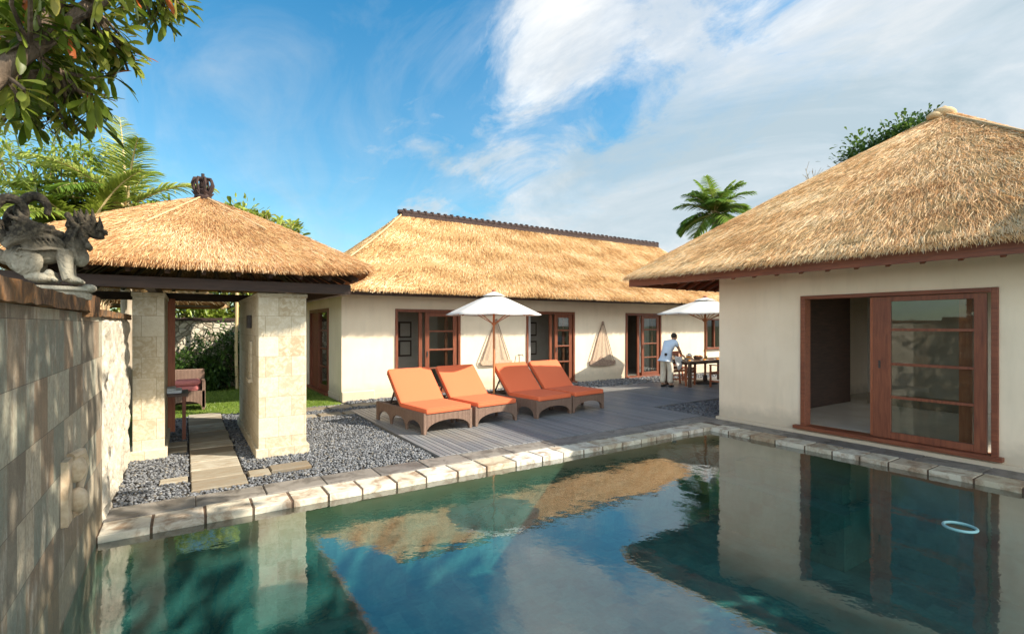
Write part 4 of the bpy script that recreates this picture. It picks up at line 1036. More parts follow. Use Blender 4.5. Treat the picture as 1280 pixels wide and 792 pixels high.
on_table('bread_basket', 'woven basket of bread rolls in the middle of the table', 'basket', -.25, .08, [('basket', bk, 'wicker'), ('bread', br, 'pole_wood')])
for k, (x, y, lb) in enumerate(((-1.1, -.25, 'white plate nearest the standing man'), (-.45, -.3, 'white plate in front of the fruit and bread'), (.2, -.3, 'white plate beside the umbrella pole'))):
    f = MB(); f.ell((0, 0, .02), (.06, .05, .02)); on_table('dinner_plate', lb, 'plate', x, y, [('plate', plate(), 'ceramic'), ('food', f, 'fruit')], 'plates laid on the dining table')
for k, (x, y, lb) in enumerate(((-1.0, .12, 'glass of orange juice at the near end of the table'), (-.12, -.12, 'glass of orange juice beside the bread basket'))):
    a = MB(); a.lathe([(.03, 0), (.036, .12), (.034, .12), (.028, .006)], n=16); j = MB(); j.lathe([(.026, .008), (.031, .09), (0, .091)], n=16); on_table('juice_glass', lb, 'glass', x, y, [('glass', a, 'glass'), ('juice', j, 'juice')], 'juice glasses on the dining table')
cp = MB(); cp.lathe([(.05, 0), (.075, .06), (.08, .13), (.05, .17), (.05, .19), (.02, .2)], n=18); cp.tube([(.07, 0, .15), (.13, 0, .13), (.12, 0, .06), (.075, 0, .04)], .01, 6); cp.tube([(-.07, 0, .06), (-.13, 0, .10), (-.15, 0, .16)], [.018, .012, .01], 6)
on_table('coffee_pot', 'white coffee pot next to the fruit bowl', 'pot', -.52, .2, [('pot', cp, 'ceramic')])

# ------------------------------------------------------------------ the waiter
def skin_mesh(name, verts, edges, radii, mat, parent, sub=2, root=0):
    me = bpy.data.meshes.new(name); me.from_pydata(verts, edges, []); o = bpy.data.objects.new(name, me); link(o, parent)
    sm = o.modifiers.new('skin', 'SKIN'); sm.use_smooth_shade = True
    for i, r in enumerate(radii):
        d = me.skin_vertices[0].data[i]; d.radius = r if isinstance(r, tuple) else (r, r); d.use_root = (i == root)
    ss = o.modifiers.new('sub', 'SUBSURF'); ss.levels = sub; ss.render_levels = sub; me.materials.append(M[mat]); return o
pe = thing('person', 'man in light blue shirt and beige trousers bending over the dining table', 'person', (11.95, 9.98, .018), R_(4))
# local frame: x forward
J = dict(pel=(-.02, 0, .92), sp=(.05, 0, 1.09), ch=(.17, 0, 1.25), nk=(.30, 0, 1.36), hd=(.36, 0, 1.42), hd2=(.33, 0, 1.57))
V_ = [J['pel'], J['sp'], J['ch'], J['nk'], J['hd'],
      (.0, .10, .90), (.02, .11, .50), (-.03, .11, .09), (.12, .12, .03),
      (.0, -.10, .90), (.06, -.11, .50), (.03, -.11, .09), (.18, -.12, .03),
      (.23, .18, 1.30), (.30, .22, 1.06), (.49, .17, .96), (.54, .15, .93),
      (.23, -.18, 1.30), (.34, -.22, 1.08), (.52, -.15, .98), (.57, -.13, .94)]
E_ = [(0, 1), (1, 2), (2, 3), (3, 4), (0, 5), (5, 6), (6, 7), (7, 8), (0, 9), (9, 10), (10, 11), (11, 12), (2, 13), (13, 14), (14, 15), (15, 16), (2, 17), (17, 18), (18, 19), (19, 20)]
Rd = [(.12, .10), (.10, .09), (.11, .09), .05, .05, .085, .06, .042, .035, .085, .06, .042, .035, .05, .042, .034, .03, .05, .042, .034, .03]
body = skin_mesh('body', V_, E_, Rd, 'skin', pe)
hm = MB(); q = RY(28); hm.ell((.345, 0, 1.545), (.095, .075, .115), q, 16, 12); hm.ell((.44, 0, 1.525), (.022, .013, .022), q, 8, 6)
for s in (-1, 1): hm.ell((.335, s * .076, 1.545), (.02, .012, .028), q, 8, 6); hm.ell((.425, s * .03, 1.55), (.012, .012, .008), q, 8, 6)
hm.ell((.41, 0, 1.485), (.022, .03, .012), q, 8, 6)
hm.v = [(x + .06, y, z - .075) for x, y, z in hm.v]; build('head', hm, 'skin', body, True, world=False)
hr = MB(); hr.ell((.378, 0, 1.506), (.096, .082, .092), q, 16, 12); build('hair', hr, 'hair', pe, True, world=False)
for s in (-1, 1):    # hands: palm, four curled fingers and a thumb
    base = Vector((.56 if s > 0 else .59, .145 * s, .925)); V2 = [tuple(base), tuple(base + Vector((.05, 0, -.02)))]; E2 = [(0, 1)]; R2 = [(.02, .03), (.018, .034)]
    for k in range(4):
        o_ = (k - 1.5) * .019; l_ = (.055, .066, .062, .048)[k]; i0 = len(V2)
        V2 += [tuple(base + Vector((.07, o_, -.03))), tuple(base + Vector((.07 + l_ * .6, o_, -.055))), tuple(base + Vector((.07 + l_ * .8, o_, -.095)))]; E2 += [(1, i0), (i0, i0 + 1), (i0 + 1, i0 + 2)]; R2 += [.0095, .0085, .007]
    i0 = len(V2); V2 += [tuple(base + Vector((.02, -s * .035, -.02))), tuple(base + Vector((.055, -s * .05, -.05)))]; E2 += [(0, i0), (i0, i0 + 1)]; R2 += [.011, .008]
    skin_mesh('hand', V2, E2, R2, 'skin', body, 1)
sh = [J['pel'], (.05, 0, 1.09), (.165, 0, 1.25), (.265, 0, 1.345), (.22, .18, 1.30), (.265, .205, 1.17), (.22, -.18, 1.30), (.285, -.205, 1.17), (-.03, 0, .84)]
skin_mesh('shirt', sh, [(0, 1), (1, 2), (2, 3), (2, 4), (4, 5), (2, 6), (6, 7), (0, 8)], [(.175, .155), (.16, .145), (.185, .16), (.085, .085), .09, .08, .09, .08, (.10, .09)], 'shirt', pe)
tr = [(0, 0, .90), (.0, .095, .86), (.02, .11, .50), (-.025, .11, .10), (.0, -.095, .86), (.06, -.11, .50), (.035, -.11, .10), (0, 0, .97)]
skin_mesh('trousers', tr, [(0, 1), (1, 2), (2, 3), (0, 4), (4, 5), (5, 6), (0, 7)], [(.15, .135), .115, .092, .088, .115, .092, .088, (.15, .13)], 'trousers', pe)
for s, xo in ((1, .03), (-1, .09)):
    m = MB(); m.ell((xo, s * .115, .035), (.14, .05, .04), n=14, m=8); build('shoe', m, 'shoe', pe, True, world=False)
m = MB(); m.box(-.17, -.13, -.13, -.06, .93, 1.01); build('belt_pouch', m, 'dark_metal', pe, world=False, bevel=.01)
nap = MB(); nap.add([(.10, -.24, .92), (.40, -.24, .88), (.44, -.22, .60), (.30, -.2, .48), (.16, -.22, .70), (.10, -.2, .92), (.40, -.2, .88), (.44, -.18, .60), (.30, -.16, .48), (.16, -.18, .70)],
    [(0, 1, 2, 3, 4), (9, 8, 7, 6, 5), (0, 5, 6, 1), (1, 6, 7, 2), (2, 7, 8, 3), (3, 8, 9, 4), (4, 9, 5, 0)])
o = build('serving_cloth', nap, 'white_cloth', None, True, bevel=.015); o.location = (11.98, 9.98, .018)
tag(o, 'white serving cloth hanging beside the bending man at the table end', 'cloth')

# ------------------------------------------------------------------ behind the gate
t = thing('side_table', 'low red-legged wooden table just inside the gateway at its left', 'table', (-.28, 9.95, 0))
m = MB(); m.box(-.4, .33, -.3, .35, .70, .745); build('tabletop', m, 'table_wood', t, world=False, bevel=.005)
for sx in (-.34, .27):
    for sy in (-.25, .3): m = MB(); m.bar((sx, sy, 0), (sx, sy, .70), .05, .05); build('leg', m, 'red_wood', t, world=False)
m = MB(); m.box(-.30, .28, -.22, .22, .0, .05); m.box(-.28, .2, -.2, .2, .052, .08)
o = build('folded_towel', m, 'towel', None, bevel=.02); o.location = (-.32, 9.95, .746); tag(o, 'folded pale towel lying on the low gateway table', 'towel')
t = thing('lawn_armchair', 'pale wicker armchair on the lawn inside the gateway', 'chair', (.02, 13.2, 0))
m = MB(); arch_panel(m, -.35, .35, .42, 0, .05, .2, 'x', -.3, .03); arch_panel(m, -.35, .35, .42, 0, .05, .2, 'x', .3, .03); m.box(-.36, -.3, -.3, .33, .05, .62); m.box(.3, .36, -.3, .33, .05, .62); m.box(-.3, .3, -.27, .3, .3, .4)
build('frame', m, 'wicker', t, world=False, bevel=.01)
m = MB(); m.box(-.36, .36, .33, .40, .05, .85); build('backrest', m, 'wicker', t, world=False, bevel=.02)
for k, (x, z, lb) in enumerate(((.0, .41, 'lower of two dusty pink cushions stacked on the lawn armchair'), (.03, .53, 'upper of two dusty pink cushions stacked on the lawn armchair'))):
    m = MB(); m.box(-.26 + .03 * k, .26 - .02 * k, -.24, .24, 0, .115); o = build('cushion', m, 'pink_cloth', None, bevel=.05); o.location = (.02 + x, 13.2, z); tag(o, lb, 'cushion', 'pink cushions on the lawn armchair')
t = thing('boundary_wall', 'rubble stone boundary wall at the back of the lawn', 'wall', (-1, 17.7, 0))
m = MB(); m.box(-9, 3.2, 17.6, 17.95, -.1, 1.97); build('masonry', m, 'rubble', t); m = MB(); m.box(-9, 3.2, 17.55, 18, 1.971, 2.06); build('coping', m, 'roof_tile', t, bevel=.01)
# small far pavilion roof
fp = thing('garden_pavilion', 'little far thatched pavilion seen through the gateway beyond the lawn', 'pavilion', (-.6, 15.6, 0))
roof(fp, -1.15, 15.6, 2.0, 1.6, .3, .05, 2.42, 3.4, lambda t: t, thick=.14, nblades=12000, bl=(.15, .3), bw=(.012, .02), seed=21, soffit_in=.3)
for (xx, yy) in ((-2.7, 14.4), (.45, 14.4), (-2.7, 16.8), (.45, 16.8)):
    m = MB(); m.box(xx - .06, xx + .06, yy - .06, yy + .06, 0, 2.4); 
    if xx < 0: build('post', m, 'red_wood', fp)
m = MB(); m.box(-2.9, .6, 14.4, 16.8, 2.36, 2.44); build('ceiling', m, 'dark_wood', fp)
t = MB(); t.tube([(1.27, 16.6, 0), (1.25, 16.6, 1.2), (1.28, 16.6, 3.2)], .045, 8); o = build('bamboo_pole', t, 'bamboo', None, True); tag(o, 'upright pale bamboo pole on the lawn by the boundary wall', 'pole')

# ------------------------------------------------------------------ foliage
def leaves_mesh(name, P, D, L, W, cols, parent, fold=.25, droop=.25, shape='obovate', up=None, seed=0):
    """P base points, D unit directions, L lengths, W widths. each leaf: 8 verts, 6 faces quads (folded along the midrib)"""
    n = len(P); rng = np.random.default_rng(seed + n); D = D / np.linalg.norm(D, axis=1, keepdims=True)
    upv = np.tile(np.array([0, 0, 1.]), (n, 1)) if up is None else up
    upv = upv + rng.normal(0, .25, (n, 3)); S = np.cross(D, upv); S /= np.linalg.norm(S, axis=1, keepdims=True) + 1e-9; U = np.cross(S, D)
    prof = {'obovate': [(0, .06), (.3, .42), (.6, .92), (.82, .95), (.95, .5), (1., .03)], 'lance': [(0, .1), (.3, .9), (.65, .8), (1., .02)], 'strip': [(0, .8), (.4, 1.), (.75, .7), (1., .05)]}[shape]
    rows = []
    for (f, w) in prof:
        c = P + D * (L * f)[:, None] + np.array([0, 0, -1.]) * (droop * L * f * f)[:, None]
        rows += [c - S * (W * w / 2)[:, None] + U * (W * w * fold)[:, None], c, c + S * (W * w / 2)[:, None] + U * (W * w * fold)[:, None]]
    V = np.stack(rows, 1); k = V.shape[1]; f0 = []
    for i in range(len(prof) - 1):
        a = i * 3; f0 += [(a, a + 1, a + 4, a + 3), (a + 1, a + 2, a + 5, a + 4)]
    F = np.array(f0)[None] + (np.arange(n) * k)[:, None, None]
    o = np_mesh(name, V.reshape(-1, 3), F.reshape(-1, 4), 'leaf', parent, color=np.repeat(cols, k, 0), smooth=True); return o
GREEN = np.array([(.035, .075, .010), (.06, .115, .016), (.10, .17, .025), (.16, .22, .04)])
def gcol(n, rng, pal=GREEN, bias=1.):
    x = np.clip(rng.beta(1.5, 1.6, n) * (len(pal) - 1) * bias, 0, len(pal) - 1.001); i = x.astype(int); f = (x - i)[:, None]; return pal[i] * (1 - f) + pal[i + 1] * f
def rosettes(centres, dirs, rng, per=12, L=(.16, .28), W=.32, pal=GREEN, odd=.03):
    P = []; Dd = []; Ls = []; C_ = []
    for c, d in zip(centres, dirs):
        d = np.array(d) / np.linalg.norm(d); base = gcol(1, rng, pal)[0]
        for k in range(per):
            r = rng.normal(0, 1, 3); r -= r.dot(d) * d; r /= np.linalg.norm(r); e = rng.uniform(-.15, .9); v = r + d * e
            P.append(np.array(c) + rng.normal(0, .015, 3) - d * rng.uniform(0, .10)); Dd.append(v); Ls.append(rng.uniform(*L)); col = base * rng.uniform(.7, 1.35)
            if rng.random() < odd: col = np.array([.55, .14, .03]) * rng.uniform(.7, 1.2)
            elif rng.random() < .08: col = np.array([.34, .30, .06])
            C_.append(col)
    P = np.array(P); Ls = np.array(Ls); return P, np.array(Dd), Ls, Ls * W, np.array(C_)

# near frangipani-like tree overhanging the top-left corner
rng = np.random.default_rng(11)
tr1 = thing('broadleaf_tree', 'large-leaved tree overhanging the top left corner above the garden wall', 'tree', (-1.75, 3.2, 0))
trunk = [(-1.75, 3.2, 0), (-1.8, 3.15, 1.2), (-1.9, 3.1, 2.2), (-2.05, 3.1, 2.9)]
fork = Vector(trunk[-1]); 
limb = [fork, px(-60, 150, 2.3), px(0, 88, 2.35), px(38, 62, 2.45), px(62, 20, 2.6), px(100, -40, 2.8)]
m = MB(); m.tube(trunk, [.16, .14, .12, .11], 10); m.tube(limb, [.085, .06, .05, .038, .03, .02], 10)
cs = []; ds = []
spec = []   # tips: (u, v, depth)
for (u, v, d, k, sp_) in ((25, 25, 2.6, 13, 42), (70, 60, 2.7, 8, 30), (20, 120, 2.7, 12, 34), (75, 130, 2.9, 8, 26), (45, -40, 2.5, 16, 60), (130, -30, 2.8, 8, 40), (200, -35, 3.1, 5, 26)):
    for _ in range(k): spec.append((u + rng.normal(0, sp_ * .6), v + rng.normal(0, sp_ * .55), d + rng.normal(0, .28)))
spec += [(132, 20, 2.9), (150, 45, 2.95), (140, 70, 3.0), (160, 88, 3.0), (120, 60, 2.9), (105, 30, 2.8), (128, 88, 3.0), (100, 85, 2.9), (205, 2, 3.2), (225, -4, 3.2), (188, 8, 3.15), (178, -8, 3.1), (215, 22, 3.25), (90, 118, 2.9), (112, 140, 3.0), (92, 152, 3.0), (60, 150, 2.9), (118, 150, 3.05), (75, 100, 2.8), (195, 30, 3.2), (205, 15, 3.2), (232, 8, 3.3), (170, 5, 3.1), (150, 10, 3.0), (158, 60, 3.0), (145, 95, 3.0), (168, 75, 3.05), (128, 50, 2.9), (100, 60, 2.8), (85, 45, 2.7), (60, 90, 2.7), (40, 110, 2.6), (10, 130, 2.6), (100, 110, 2.9), (122, 128, 3.0), (5, 150, 2.8), (30, 155, 2.8)]
attach = [Vector(p_) for p_ in limb[1:]]
hub = [px(110, 5, 2.75), px(75, 90, 2.7), px(180, -25, 3.0), px(20, 90, 2.5)]
m.tube([limb[3], px(85, 30, 2.65), hub[0], px(150, -14, 2.9), hub[2]], [.045, .035, .028, .022, .018], 8); m.tube([limb[2], px(40, 95, 2.55), hub[1]], [.04, .028, .02], 8); m.tube([limb[1], hub[3]], [.04, .02], 8)
attach += hub + [px(85, 30, 2.65), px(150, -14, 2.9)]
for (u, v, d) in spec:
    c = px(u, v, d); a = min(attach, key=lambda q_: (q_ - c).length); dr_ = (c - a); 
    dirv = dr_.normalized() if dr_.length > .05 else Vector((0, 0, 1)); mid = a.lerp(c, .55) + Vector((rng.normal(0, .03), rng.normal(0, .03), -.03))
    m.tube([a, mid, c], [.012, .009, .007], 5, False); cs.append(c); ds.append(dirv + Vector((0, 0, -.35)))
build('trunk', m, 'bark', tr1, True)
FR = np.array([(.05, .09, .008), (.10, .15, .014), (.17, .22, .025), (.26, .30, .045), (.36, .38, .08)])
P, Dd, Ls, Ws, Cc = rosettes(cs, ds, rng, 17, (.08, .18), .25, FR, .022)
leaves_mesh('crown', P, Dd, Ls, Ws, Cc, tr1, .12, .22, seed=1)

def twig_tree(name, label, base, crown_c, crown_r, nl, L, W, pal, seed, shape='obovate', cat='tree', group=None, trunk_r=.1, branches=40, clump=.35, nclump=60, odd=.0, bark='bark', twigs=True):
    rng = np.random.default_rng(seed); t = thing(name, label, cat, base, 0, group); cc = np.array(crown_c); cr = np.array(crown_r)
    v = rng.normal(0, 1, (nclump, 3)); v /= np.linalg.norm(v, axis=1, keepdims=True); v *= (rng.uniform(.25, 1, nclump) ** .5)[:, None]; cl = cc + v * cr
    b0 = np.array(base, float); top = cc - np.array([0, 0, cr[2] * .2]); m = MB()
    f = b0 + (top - b0) * .55; m.tube([b0, b0 + (f - b0) * .5 + rng.normal(0, .06, 3), f], [trunk_r, trunk_r * .8, trunk_r * .65], 8)
    for k in range(min(branches, nclump)):
        mid = f + (cl[k] - f) * .5 + rng.normal(0, .1, 3) * cr.mean() * .6; m.tube([f, mid, cl[k]], [trunk_r * .4, trunk_r * .2, trunk_r * .06], 5, False)
    build('trunk', m, bark, t, True)
    idx = rng.integers(0, nclump, nl); o_ = rng.normal(0, 1, (nl, 3)); P = cl[idx] + o_ * clump * cr.mean() * .5; D_ = o_ + rng.normal(0, .6, (nl, 3)) + np.array([0, 0, .3])
    Lr = rng.uniform(*L, nl); tone = gcol(nclump, rng, pal)[idx] * rng.uniform(.7, 1.3, (nl, 1)); 
    leaves_mesh('crown', P, D_, Lr, Lr * W, tone, t, .12, .2, shape, seed=seed); return t
YG = np.array([(.12, .17, .02), (.21, .28, .035), (.34, .40, .07), (.48, .50, .15)])
DG = np.array([(.012, .03, .008), (.025, .055, .012), (.05, .09, .018), (.08, .13, .025)])
twig_tree('leafy_shrub', 'twiggy yellow-green shrub tree behind the lion statue', (-3.6, 8.2, 0), (-3.5, 8.4, 3.9), (1.9, 1.2, 1.35), 3200, (.08, .16), .3, YG, 31, nclump=110, branches=110, clump=.25, trunk_r=.12, bark='pale_bark')
twig_tree('leafy_shrub', 'green shrub behind the palm to the right of the lion statue', (-2.0, 13.4, 0), (-2.2, 13.6, 4.6), (1.3, 1.0, 1.1), 2600, (.12, .22), .28, YG, 33, nclump=60, branches=50, clump=.3)
# frangipani right of the finial
t = thing('frangipani_tree', 'frangipani showing its leaf whorls above the pavilion roof right of the finial', 'tree', (2.2, 13.6, 0)); rng = np.random.default_rng(5); m = MB(); m.tube([(2.2, 13.6, 0), (2.1, 13.6, 1.6), (2.2, 13.6, 2.8)], [.15, .12, .10], 8); cs = []; ds = []
for k in range(46):
    u = rng.uniform(286, 378); top = 252 + (u - 290) * .36; v = top + abs(rng.normal(0, 10)) + 1; c = px(u, v, 11.6 + rng.normal(0, .5)); cs.append(c); ds.append((rng.normal(0, .4), rng.normal(0, .4), 1)); a = Vector((2.2, 13.6, 2.8)); m.tube([a, a.lerp(c, .6) + Vector((0, 0, -.15)), c], [.04, .025, .018], 5, False)
build('trunk', m, 'pale_bark', t, True); P, Dd, Ls, Ws, Cc = rosettes(cs, ds, rng, 13, (.18, .32), .26, YG, .0); leaves_mesh('crown', P, Dd, Ls, Ws, Cc, t, .12, .15, seed=2)
# dark tree behind the near villa
c = px(1100, 190, 24); twig_tree('dark_tree', 'dark evergreen tree rising behind the near villa roof', (c.x, c.y, 0), (c.x + .6, c.y - .6, c.z - 1.2), (2.9, 2.2, 2.2), 22000, (.16, .30), .5, DG * 1.3, 41, nclump=110, branches=60, clump=.26, trunk_r=.3)
c = px(1050, 222, 24); twig_tree('dark_tree', 'lower dark tree peeping above the left slope of the near villa roof', (c.x, c.y, 0), (c.x + .3, c.y, c.z - 1.0), (1.1, 1.0, 1.1), 5000, (.14, .26), .45, DG, 42, nclump=30, branches=30, clump=.25, trunk_r=.15)
t = thing('bare_tree', 'leafless twigs showing over the near villa roof between palm and dark tree', 'tree', tuple(px(1028, 300, 22))[:2] + (0,)); m = MB(); rt = px(1032, 300, 22); rt.z = 0; m.tube([rt, rt + Vector((0, 0, 6))], [.12, .07], 6)
rng = np.random.default_rng(3)
for k in range(16):
    e = px(rng.uniform(1003, 1046), rng.uniform(204, 232), 22 + rng.normal(0, .5)); a = rt + Vector((0, 0, 6)); md = a.lerp(e, .55) + Vector((rng.normal(0, .1), 0, .1)); m.tube([a, md, e], [.035, .02, .01], 5, False)
    for j in range(4): q_ = md.lerp(e, .3 + .2 * j); m.tube([q_, q_ + Vector((rng.normal(0, .25), rng.normal(0, .2), rng.uniform(.1, .35)))], [.012, .006], 4, False)
build('trunk', m, 'pale_bark', t, True)

def palm(name, label, base, top, fronds, seed, L=(2.2, 3.0), leaflet=.55, lw=.035, pal=YG, npair=34, trunk_r=.13, fixed=()):
    rng = np.random.default_rng(seed); t = thing(name, label, 'palm tree', base); m = MB()
    b0 = Vector(base); tp = Vector(top); m.tube([b0 + (tp - b0) * (i / 8) for i in range(9)], [trunk_r * (1.2 - .4 * i / 8) * (1 + .04 * (i % 2)) for i in range(9)], 10); build('trunk', m, 'pale_bark', t, True)
    P = []; Dd = []; Ls = []; Cc = []; rm = MB()
    specs = list(fixed) + [(rng.uniform(0, 6.28), rng.uniform(-.25, 1.35), rng.uniform(*L)) for _ in range(fronds)]
    for (az, el, l) in specs:
        d = Vector((math.cos(az) * math.cos(el), math.sin(az) * math.cos(el), math.sin(el))); pts = []; p_ = tp.copy(); seg = 14; dd = d.copy()
        for i in range(seg + 1):
            pts.append(p_.copy()); dd = (dd + Vector((0, 0, -.055 - .05 * i / seg))).normalized(); p_ = p_ + dd * l / seg
        rm.tube(pts, [.03 * (1 - i / seg) + .006 for i in range(seg + 1)], 5, False); base_c = gcol(1, rng, pal)[0]
        for i in range(npair):
            f = .12 + .88 * i / npair; k = f * seg; i0 = min(int(k), seg - 1); c = pts[i0].lerp(pts[i0 + 1], k - i0); tg = (pts[i0 + 1] - pts[i0]).normalized(); sd = tg.cross(Vector((0, 0, 1))).normalized(); u_ = sd.cross(tg)
            ll = leaflet * math.sin(math.pi * min(1, f * .8 + .18)) ** .7 + .05
            for s in (-1, 1):
                P.append(c[:]); Dd.append((tg * (.55 + .5 * f) + sd * s * 1. + u_ * rng.uniform(.0, .35))[:]); Ls.append(ll * rng.uniform(.85, 1.1)); Cc.append(base_c * rng.uniform(.75, 1.3))
    build('rachis', rm, 'bamboo', t, True); P = np.array(P); Ls = np.array(Ls)
    leaves_mesh('fronds', P, np.array(Dd), Ls, np.full(len(Ls), lw), np.array(Cc), t, .2, .35, 'strip', seed=seed); return t
PG = np.array([(.10, .17, .02), (.19, .28, .035), (.33, .40, .08), (.48, .52, .16)])
c = px(158, 262, 10.5); palm('coconut_palm', 'young palm with long arching fronds behind the pavilion roof', (c.x, c.y, 0), c, 10, 8, (1.5, 2.0), .55, .045, PG, 44, .10,
     fixed=((2.4, 1.15, 1.9), (1.9, 1.45, 2.1), (1.2, 1.1, 1.7), (.2, .55, 1.7), (-.2, .8, 1.8), (3.3, .6, 1.9), (3.6, .3, 2.0), (4.2, .5, 1.8), (-.6, .35, 1.6), (2.8, .9, 1.9)))
c = px(105, 300, 9.6); palm('coconut_palm', 'low palm with bright yellow-green fronds just right of the lion statue', (c.x, c.y, 0), c, 22, 18, (1.2, 1.8), .55, .045, np.array([(.12, .18, .02), (.26, .32, .05), (.42, .44, .11)]), 40, .09)
c = px(893, 268, 30); palm('coconut_palm', 'distant palm between the two villa roofs', (c.x, c.y, 0), c, 34, 28, (1.9, 2.6), .9, .075, np.array([(.10, .19, .03), (.20, .30, .05), (.34, .42, .10)]), 40, .16)
# planting in front of and behind the boundary wall
rng = np.random.default_rng(77); k = 0
for (x, y, r, h, lb) in ((-.35, 16.9, .5, .8, 'dark leafy shrub at the left end of the bed below the boundary wall'), (.35, 17.0, .55, 1.25, 'tall dark shrub in the middle of the bed below the boundary wall'), (1.05, 17.0, .6, 1.5, 'bushy dark shrub beside the bamboo pole'), (1.8, 17.1, .6, 1.2, 'dark shrub at the right end of the bed below the boundary wall'), (.75, 16.7, .35, .55, 'low broad-leaved plant at the lawn edge')):
    twig_tree('garden_shrub', lb, (x, y, 0), (x, y, h * .6), (r, .35, h * .55), 900, (.10, .22), .35, DG * 1.6, 50 + k, 'lance', 'shrub', 'shrubs along the boundary wall', .03, 14, .5, 22); k += 1
for (x, y, r, h, lb, pal) in ((-.9, 19.6, 2.0, 5.5, 'bushy tree beyond the boundary wall at the left of the gateway view', YG), (1.5, 20.4, 2.0, 5.5, 'light green tree beyond the boundary wall behind the bamboo pole', YG), (-4.5, 19, 1.8, 3.6, 'dense green tree beyond the boundary wall behind the lion statue', GREEN)):
    twig_tree('garden_tree', lb, (x, y, 0), (x, y, h * .62), (r, 1.2, h * .46), 8000, (.16, .30), .35, pal, 60 + k, 'lance', 'tree', None, .12, 60, .28, 90); k += 1
# unseen trees added out of view so their crowns dapple wall and pool
twig_tree('added_shade_tree', 'tall unseen tree added behind the viewpoint to dapple the garden wall', (6.2, -5.5, 0), (4.9, -.9, 6.5), (2.7, 2.4, 1.4), 2300, (.22, .36), .45, GREEN, 90, nclump=48, branches=48, clump=.20, trunk_r=.22)
twig_tree('added_shade_tree', 'tall unseen tree added beyond the right villa to dapple the pool floor', (9.8, -4.2, 0), (10.2, -2.5, 6.4), (2.3, 1.4, 1.0), 2800, (.24, .38), .5, GREEN, 91, nclump=40, branches=40, clump=.22, trunk_r=.2)
twig_tree('added_shade_tree', 'small unseen tree added outside the right villa to shade the pool floor', (11.4, -3.4, 0), (11.2, -2.9, 4.7), (2.0, 1.3, 1.0), 2600, (.2, .34), .5, GREEN, 93, nclump=34, branches=34, clump=.24, trunk_r=.15)

# ------------------------------------------------------------------ light and sky
SUN = Vector((1.02, -.86, 1.0)).normalized(); el = math.asin(SUN.z); 
ld = bpy.data.lights.new('sun', 'SUN'); ld.energy = 4.4; ld.angle = R_(.5); ld.color = (1., .90, .755); lo = bpy.data.objects.new('sun', ld); COL.objects.link(lo); lo.rotation_euler = SUN.to_track_quat('Z', 'Y').to_euler()
wd = bpy.data.worlds.new('World'); sc.world = wd; wd.use_nodes = True; nt = wd.node_tree; nt.nodes.clear()
s = NT.__new__(NT); s.t = nt; s.out = nt.nodes.new('ShaderNodeOutputWorld')
sky = nt.nodes.new('ShaderNodeTexSky'); sky.sky_type = 'NISHITA'; sky.sun_disc = False; sky.sun_elevation = el; sky.sun_rotation = math.atan2(SUN.x, SUN.y); sky.air_density = 1.1; sky.dust_density = .4; sky.ozone_density = 2.2
tc = nt.nodes.new('ShaderNodeTexCoord'); nrm = s.n('VectorMath', {'operation': 'NORMALIZE'}); nt.links.new(tc.outputs['Generated'], nrm.inputs[0]); sp3 = s.n('SeparateXYZ', Vector=nrm.outputs[0])
zc = s.math('ADD', s.math('MAXIMUM', sp3.outputs[2], 0.), .22); cb = s.n('CombineXYZ'); nt.links.new(s.math('DIVIDE', sp3.outputs[0], zc), cb.inputs[0]); nt.links.new(s.math('DIVIDE', sp3.outputs[1], zc), cb.inputs[1])
mp = s.n('Mapping', Vector=cb.outputs[0]); mp.inputs['Rotation'].default_value = (0, 0, R_(20)); mp.inputs['Scale'].default_value = (1., .62, 1); mp.inputs['Location'].default_value = (.35, 1.3, 0)
big = s.noise(mp.outputs[0], .75, 3, .5, .3); det = s.noise(mp.outputs[0], 3.6, 10, .64, .5); fine = s.noise(mp.outputs[0], 1.5, 10, .62, .8)
right = s.math('ADD', s.math('MULTIPLY', sp3.outputs[0], CR[0]), s.math('MULTIPLY', sp3.outputs[1], CR[1]))   # towards the right of the view, a fixed compass direction
cov = s.math('ADD', s.math('MULTIPLY', right, .42), s.math('ADD', s.math('MULTIPLY', big, .50), s.math('MULTIPLY', det, .50)))
cov = s.math('ADD', cov, s.math('MULTIPLY', s.math('SUBTRACT', .45, sp3.outputs[2]), .36))
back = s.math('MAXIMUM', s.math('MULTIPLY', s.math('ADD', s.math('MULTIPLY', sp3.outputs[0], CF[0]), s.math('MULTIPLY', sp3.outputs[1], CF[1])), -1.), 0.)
cov = s.math('ADD', cov, s.math('MULTIPLY', back, .5))
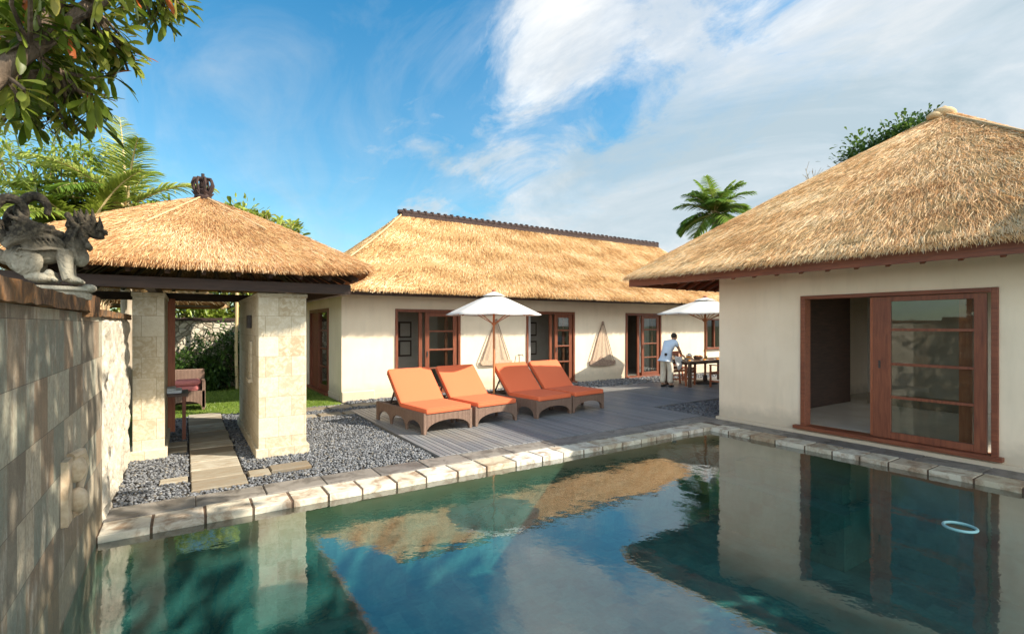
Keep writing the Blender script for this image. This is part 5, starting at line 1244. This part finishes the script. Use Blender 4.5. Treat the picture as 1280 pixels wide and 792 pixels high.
def puff(u, v, k, amt):
    global cov
    d0 = Vector((CF[0] + CR[0] * (u - 640) / 628, CF[1] + CR[1] * (u - 640) / 628, (406 - v) / 628)).normalized(); dt = s.n('VectorMath', {'operation': 'DISTANCE'}); nt.links.new(nrm.outputs[0], dt.inputs[0]); dt.inputs[1].default_value = d0
    g_ = s.math('MAXIMUM', s.math('SUBTRACT', 1., s.math('DIVIDE', dt.outputs['Value'], k)), 0.); cov = s.math('ADD', cov, s.math('MULTIPLY', g_, amt))
puff(685, 10, .15, .16); puff(640, 180, .10, .07); puff(850, 120, .5, .03); puff(520, 210, .2, .05); puff(420, 330, .35, .08); puff(130, 200, .12, .16)
mask = s.ramp(cov, [(.475, 0.), (.53, .35), (.58, .75), (.68, .95)])
ccol = s.ramp(fine, [(.36, (.33, .40, .44)), (.50, (.42, .47, .50)), (.60, (.52, .54, .55)), (.70, (.74, .73, .70))])
hs0 = s.mix(1., sky.outputs[0], (.80, 1.0, .95), 'MULTIPLY'); hs = s.n('HueSaturation', Color=hs0); hs.inputs['Saturation'].default_value = 1.28
b1 = s.n('Background', Color=hs.outputs[0]); b1.inputs['Strength'].default_value = .095
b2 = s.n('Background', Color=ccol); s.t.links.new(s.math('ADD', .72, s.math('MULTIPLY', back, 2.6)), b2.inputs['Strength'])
mx = nt.nodes.new('ShaderNodeMixShader'); wisp = s.ramp(s.noise(mp.outputs[0], 1.9, 8, .62, 1.4), [(.45, 0.), (.75, .30)])
lowz = s.ramp(sp3.outputs[2], [(.05, .42), (.55, .0)])
mask = s.math('MAXIMUM', mask, s.math('MINIMUM', s.math('ADD', wisp, s.math('MULTIPLY', lowz, .6)), .6))
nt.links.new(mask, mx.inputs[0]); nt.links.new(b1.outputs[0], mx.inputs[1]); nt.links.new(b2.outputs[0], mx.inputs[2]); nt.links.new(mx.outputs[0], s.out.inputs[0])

sc.view_settings.view_transform = 'Standard'; sc.view_settings.look = 'None'; sc.view_settings.exposure = 1.2; sc.view_settings.gamma = 1
sc.render.engine = 'CYCLES'; cy = sc.cycles; cy.max_bounces = 8; cy.transparent_max_bounces = 12; cy.diffuse_bounces = 4; cy.glossy_bounces = 4; cy.use_denoising = True; cy.sample_clamp_indirect = 6
